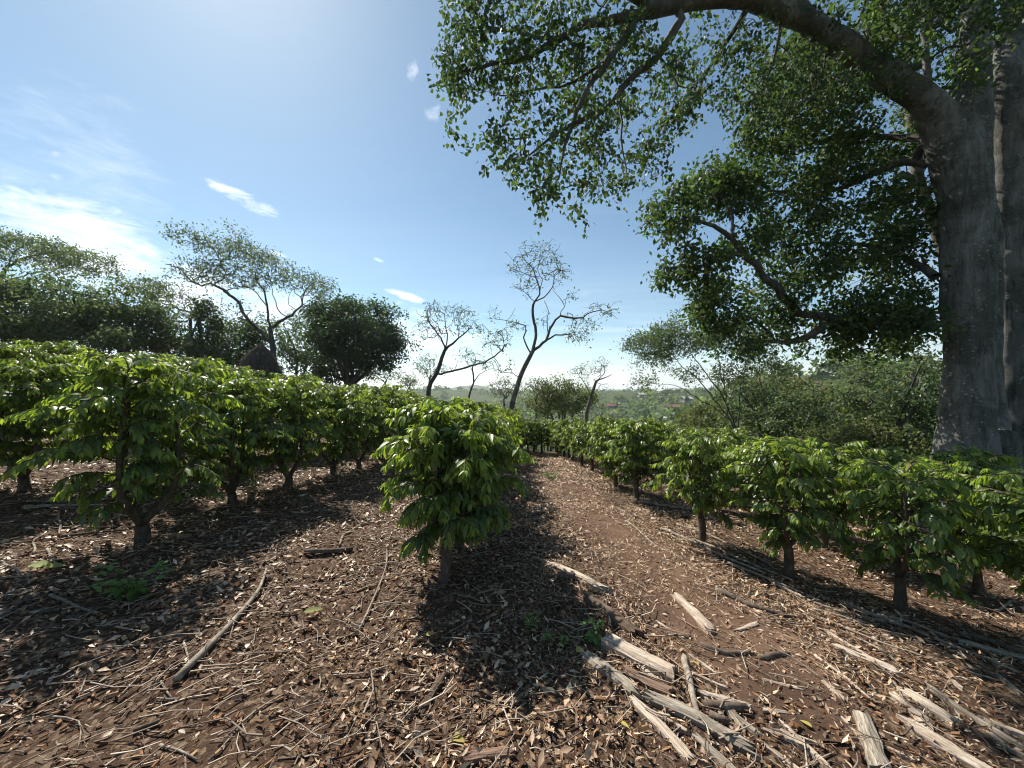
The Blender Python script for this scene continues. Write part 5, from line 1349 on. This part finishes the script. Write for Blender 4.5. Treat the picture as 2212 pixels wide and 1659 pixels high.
ST = [(c4([(970, 1210), (1180, 980), (1330, 830), (1420, 720), (1480, 560)]), 16, 'stick', 'long crooked branch tapering up the slope toward the foremost bush', .25),
      (c4([(1270, 1490), (1420, 1370), (1575, 1262)]), 5, 'stick', 'straight thin stick in the open chips below the crooked branch', .6),
      (c4([(1160, 1650), (1215, 1585), (1275, 1530)]), 5, 'stick', 'short thin stick in line with the straight thin stick', .6),
      (c4([(890, 1550), (1000, 1590), (1095, 1645)]), 6, 'stick', 'pale bent stick in the foreground chips', .7),
      (c4([(880, 1180), (960, 1290)]), 5, 'stick', 'short pale stick touching the thick end of the crooked branch', .7),
      (c4([(280, 720), (400, 765), (560, 822)]), 7, 'stick', 'pale stick lying beside the shaded weed', .6),
      (c4([(160, 822), (330, 772)]), 6, 'stick', 'yellowish stick near the shaded weed', .5),
      (c4([(0, 530), (110, 592)]), 6, 'stick', 'thick stick entering at the picture edge below the fallen green leaf', .8),
      (c4([(0, 612), (190, 600)]), 5, 'stick', 'thin level stick below the fallen green leaf', .7),
      (c4([(328, 250), (334, 372)]), 5, 'stick', 'short upright lying stick left of the twin trunk', .7),
      (c4([(1890, 430), (1930, 360), (2020, 310), (2160, 290)]), 5, 'stick', 'arched thin stick left of the foremost bush', .6),
      (c4([(2000, 910), (2080, 720), (2150, 560), (2150, 430)]), 5, 'stick', 'long thin bent twig left of the foremost bush', .5),
      (c4([(740, 1472), (890, 1415)]), 11, 'darkstick', 'short thick brown stick in the foreground chips', .8),
      (c4([(1022, 980), (1052, 1085)]), 5, 'stick', 'short stick beside the crooked branch', .7),
      (c4([(130, 220), (400, 213), (640, 212)]), 7, 'stick', 'long level stick in the shade left of the twin trunk', .7),
      (c4([(340, 382), (520, 358), (710, 342)]), 7, 'darkstick', 'stick pointing at the foot of the twin trunk', .6),
      (c4([(60, 185), (300, 192), (560, 200)]), 5, 'darkstick', 'thin dark stick behind the long level stick', .7),
      (c4([(190, 480), (192, 400), (240, 370)]), 5, 'stick', 'small hooked stick above the fallen green leaf', .6),
      (c4([(260, 450), (290, 510), (350, 545)]), 5, 'stick', 'small curved stick right of the fallen green leaf', .6),
      (c4([(560, 1000), (840, 995)]), 4, 'stick', 'thin level stick in the shade below the weed', .6),
      (c4([(430, 1300), (480, 1170)]), 4, 'stick', 'short stick standing out left of the crooked branch', .7),
      (c4([(380, 1215), (450, 1110)]), 5, 'stick', 'curved short stick in the dim litter', .7),
      (c4([(0, 850), (90, 780), (180, 720)]), 9, 'darkstick', 'dark thick stick rising from the picture edge', .6),
      (c4([(1700, 470), (1960, 455)]), 10, 'darkstick', 'stout brown stick among leaves left of the foremost bush', .8),
      (c4([(1370, 470), (1500, 450)]), 6, 'darkstick', 'short dark stick in the shade of the second row', .8),
      (c4([(80, 1512), (150, 1518)]), 4, 'stick', 'tiny pale stick in the foreground corner', .8),
      (c4([(270, 1400), (440, 1425), (430, 1580)]), 4, 'stick', 'bent pale stick in the foreground corner', .8),
      (c4([(870, 1300), (970, 1302)]), 4, 'stick', 'short level stick below the crooked branch', .8),
      (c4([(1350, 1135), (1450, 1130)]), 4, 'stick', 'short level stick right of the crooked branch', .8),
      (c7p([(1615, 720), (1635, 850), (1670, 960), (1690, 1080)]), 15, 'stick', 'lichen spotted branch lying across between pale slabs', .85),
      (c7p([(1730, 985), (1840, 1000), (1960, 1000)]), 17, 'darkstick', 'short grey mossy log under a pale board', .9),
      (c7p([(1800, 345), (1990, 420), (2210, 490)]), 12, 'darkstick', 'dark rotten branch beside the bare soil of the path', .8),
      (c7p([(1700, 650), (1850, 690), (2000, 690)]), 14, 'darkstick', 'dark crumbling branch below the wide pale plank', .7),
      (c7p([(2020, 715), (2200, 700)]), 14, 'darkstick', 'black stubby rotten log in the chips', .8),
      (c7p([(1750, 1040), (1860, 1090)]), 15, 'darkstick', 'short round log end among the foreground slabs', .9),
      (c7p([(155, 1010), (245, 1100)]), 4, 'stick', 'short pale stick beside the brown rotten shard', .7),
      (c7p([(900, 255), (1000, 262)]), 16, 'darkstick', 'stubby black log on the half buried board', .9),
      (c6p([(490, 712), (750, 825), (1000, 930)]), 6, 'stick', 'long pale pole along the foot of the right hand bushes', .8),
      (c6p([(800, 872), (1030, 960), (1260, 1062)]), 6, 'stick', 'pale pole overlapping the end of the first long pole', .8),
      (c6p([(1020, 975), (1300, 1090), (1560, 1150)]), 6, 'stick', 'pale pole below the stout double trunked bush', .7),
      (c6p([(1330, 1060), (1700, 1200), (2190, 1400)]), 8, 'stick', 'longest pale pole running out along the lower right', .7),
      (c6p([(1200, 1090), (1600, 1215), (1950, 1290)]), 5, 'stick', 'thin pole side by side with the longest pole', .6),
      (c6p([(640, 760), (900, 870), (1120, 960)]), 5, 'stick', 'slender pole just below the first long pole', .7),
      (c6p([(1500, 1120), (1850, 1230), (2212, 1340)]), 6, 'stick', 'slender pole between the longest pole and the dark log', .7),
      (c6p([(1250, 1140), (1650, 1290), (2100, 1440)]), 5, 'stick', 'slender pole below the thin pole, reaching the picture edge', .6),
      (c6p([(560, 690), (800, 780), (1010, 880)]), 5, 'stick', 'slender pole under the straight slim trunked bush', .7),
      (c6p([(390, 580), (510, 600), (640, 622)]), 6, 'stick', 'pale pole across the row at the narrow bush', .7),
      (c6p([(1215, 1310), (1340, 1410), (1490, 1540)]), 6, 'palewood', 'split pale stake pointing at the straight pale board', .9),
      (c6p([(1898, 1218), (2050, 1255), (2230, 1310)]), 13, 'darkstick', 'dark log lying below the low end bush', .9),
      (c6p([(320, 670), (450, 780), (600, 860)]), 4, 'stick', 'thin pale stick on the bare path soil', .7),
      (c6p([(1420, 1235), (1600, 1335)]), 4, 'stick', 'thin pale lath above the straight pale board', .8),
      (c6p([(2060, 1100), (2110, 1090), (2200, 1010)]), 5, 'stick', 'upright leaning dead stem by the low end bush', .7)]
for k, (pts, w, mt, lb, tp_) in enumerate(ST):
    nm = 'log' if ' log' in lb else ('pole' if 'pole' in lb else ('branch' if 'branch' in lb else 'stick'))
    stick(pts, w, mt, 'fallen_' + nm if nm in ('branch', 'log') else nm, lb, nm, tp_, seed=k)
# single fallen leaves, yellow or green
def fallen(u, v, L, az_, youth, label, asp=.45, tone=.6):
    c = G(u, v); b = Buf()
    n = norm(slope_normal(np.array([c[0]]), np.array([c[1]])) + np.array([[.15, -.25, 0]]))
    leaves(b, np.array([[0, 0, .03]]), np.array([[math.cos(az_), math.sin(az_), .1]]), n, np.array([L]), np.array([L * asp]), PROF_LONG, .2, .25, np.array([[tone, youth, .5]]))
    link('fallen_leaf', b.mesh('fallen_leaf', M['fallen']), None, c, None, label, 'leaf')
fallen(655, 1332, .13, .4, .8, 'long yellow green fallen leaf in the chips left of the foremost bush', .4)
fallen(60, 1232, .15, .2, 1.0, 'broad green fallen leaf among sticks on the left', .6)
fallen(92, 1236, .12, .5, .6, 'pale fallen leaf touching the broad green one', .5)
fallen(920, 1382, .05, .3, 0, 'small round yellow leaf in the shadow of the foremost bush', .8)
fallen(1245, 1420, .07, .6, 0, 'yellow leaf at the tip of the grey brown slab', .8)
fallen(1510, 1448, .05, 2.0, .2, 'yellow leaf beside the lichen spotted branch', .6)
fallen(1360, 1590, .08, 2.2, 0, 'yellow leaf shred in front of the narrow grooved slab', .3)
fallen(970, 1603, .09, -.4, .0, 'yellow leaf among chips in the open foreground', .5)
fallen(1755, 1585, .06, 2.0, .1, 'yellow leaf between the foreground slabs', .6)

# ------------------------------------------------------------------ weeds
def weed(u, v, h, nst, L, label, seed, name='seedling', mat='weed', spread=.35, asp=.5, cat='seedling'):
    g = np.random.default_rng(seed); c = G(u, v); t = thing(name, c, label, cat)
    w, f = Buf(), Buf()
    for k in range(nst):
        a = g.uniform(0, 6.28); top = np.array([math.cos(a) * h * spread, math.sin(a) * h * spread, h * g.uniform(.6, 1)])
        q = spline([np.array([0, 0, -.02]), top * .5 + [0, 0, .1 * h], top], h / 5)
        tube(w, q, .0022, 4, False, c=(.4, .4, .5))
        n = 7; ix = g.integers(1, len(q), n); aa = g.uniform(0, 6.28, n)
        leaves(f, q[ix], np.stack([np.cos(aa), np.sin(aa), g.uniform(-.1, .5, n)], -1), np.tile([0, 0, 1.0], (n, 1)) + g.normal(0, .25, (n, 3)), L * g.uniform(.6, 1.2, n), L * asp, PROF_MED, .3, .2,
               np.stack([g.random(n), g.random(n) * .6, g.random(n)], -1))
    link('stem', w.mesh('weed_stem', M['coffeebark']), t); link('foliage', f.mesh('weed_foliage', M[mat]), t)
weed(1285, 1392, .15, 5, .06, 'small pale green seedling at the end of the thick split slab', 1)
weed(1185, 1395, .10, 4, .04, 'tiny green seedling in the shadow near the thick split slab', 2)
weed(1150, 1362, .13, 6, .05, 'ferny green seedling deeper in the bush shadow', 3, asp=.3)
weed(1215, 1400, .07, 3, .035, 'tiny sprig between the two shadowed seedlings', 4)
weed(290, 1290, .22, 12, .09, 'low soft green weed patch in the shade of the big twin trunked bush', 5, 'weed', spread=.9, cat='weed')
weed(1192, 1036, .16, 22, .09, 'pale grassy tuft on the edge of the path', 6, 'grass_tuft', spread=1.0, asp=.15, cat='grass')

# ------------------------------------------------------------------ air
m, T, out = new_mat('haze')
pv = T.n.new('ShaderNodeVolumePrincipled')
pv.inputs['Color'].default_value = (.86, .93, 1.0, 1); pv.inputs['Density'].default_value = .00022; pv.inputs['Anisotropy'].default_value = .35
T.l.new(pv.outputs[0], out.inputs['Volume'])
b = Buf(); q = 4700.0; z0 = float(Z.min()) - 1.5; z1 = max(float(Z.max()) + 25, 40)
b.add([(-q, -q, z0), (q, -q, z0), (q, q, z0), (-q, q, z0), (-q, -q, z1), (q, -q, z1), (q, q, z1), (-q, q, z1)], None,
      [(3, 2, 1, 0), (4, 5, 6, 7), (0, 1, 5, 4), (1, 2, 6, 5), (2, 3, 7, 6), (3, 0, 4, 7)])
link('haze', b.mesh('haze', m, False), kind='stuff', label='thin bluish haze over the valley and hills', cat='haze')
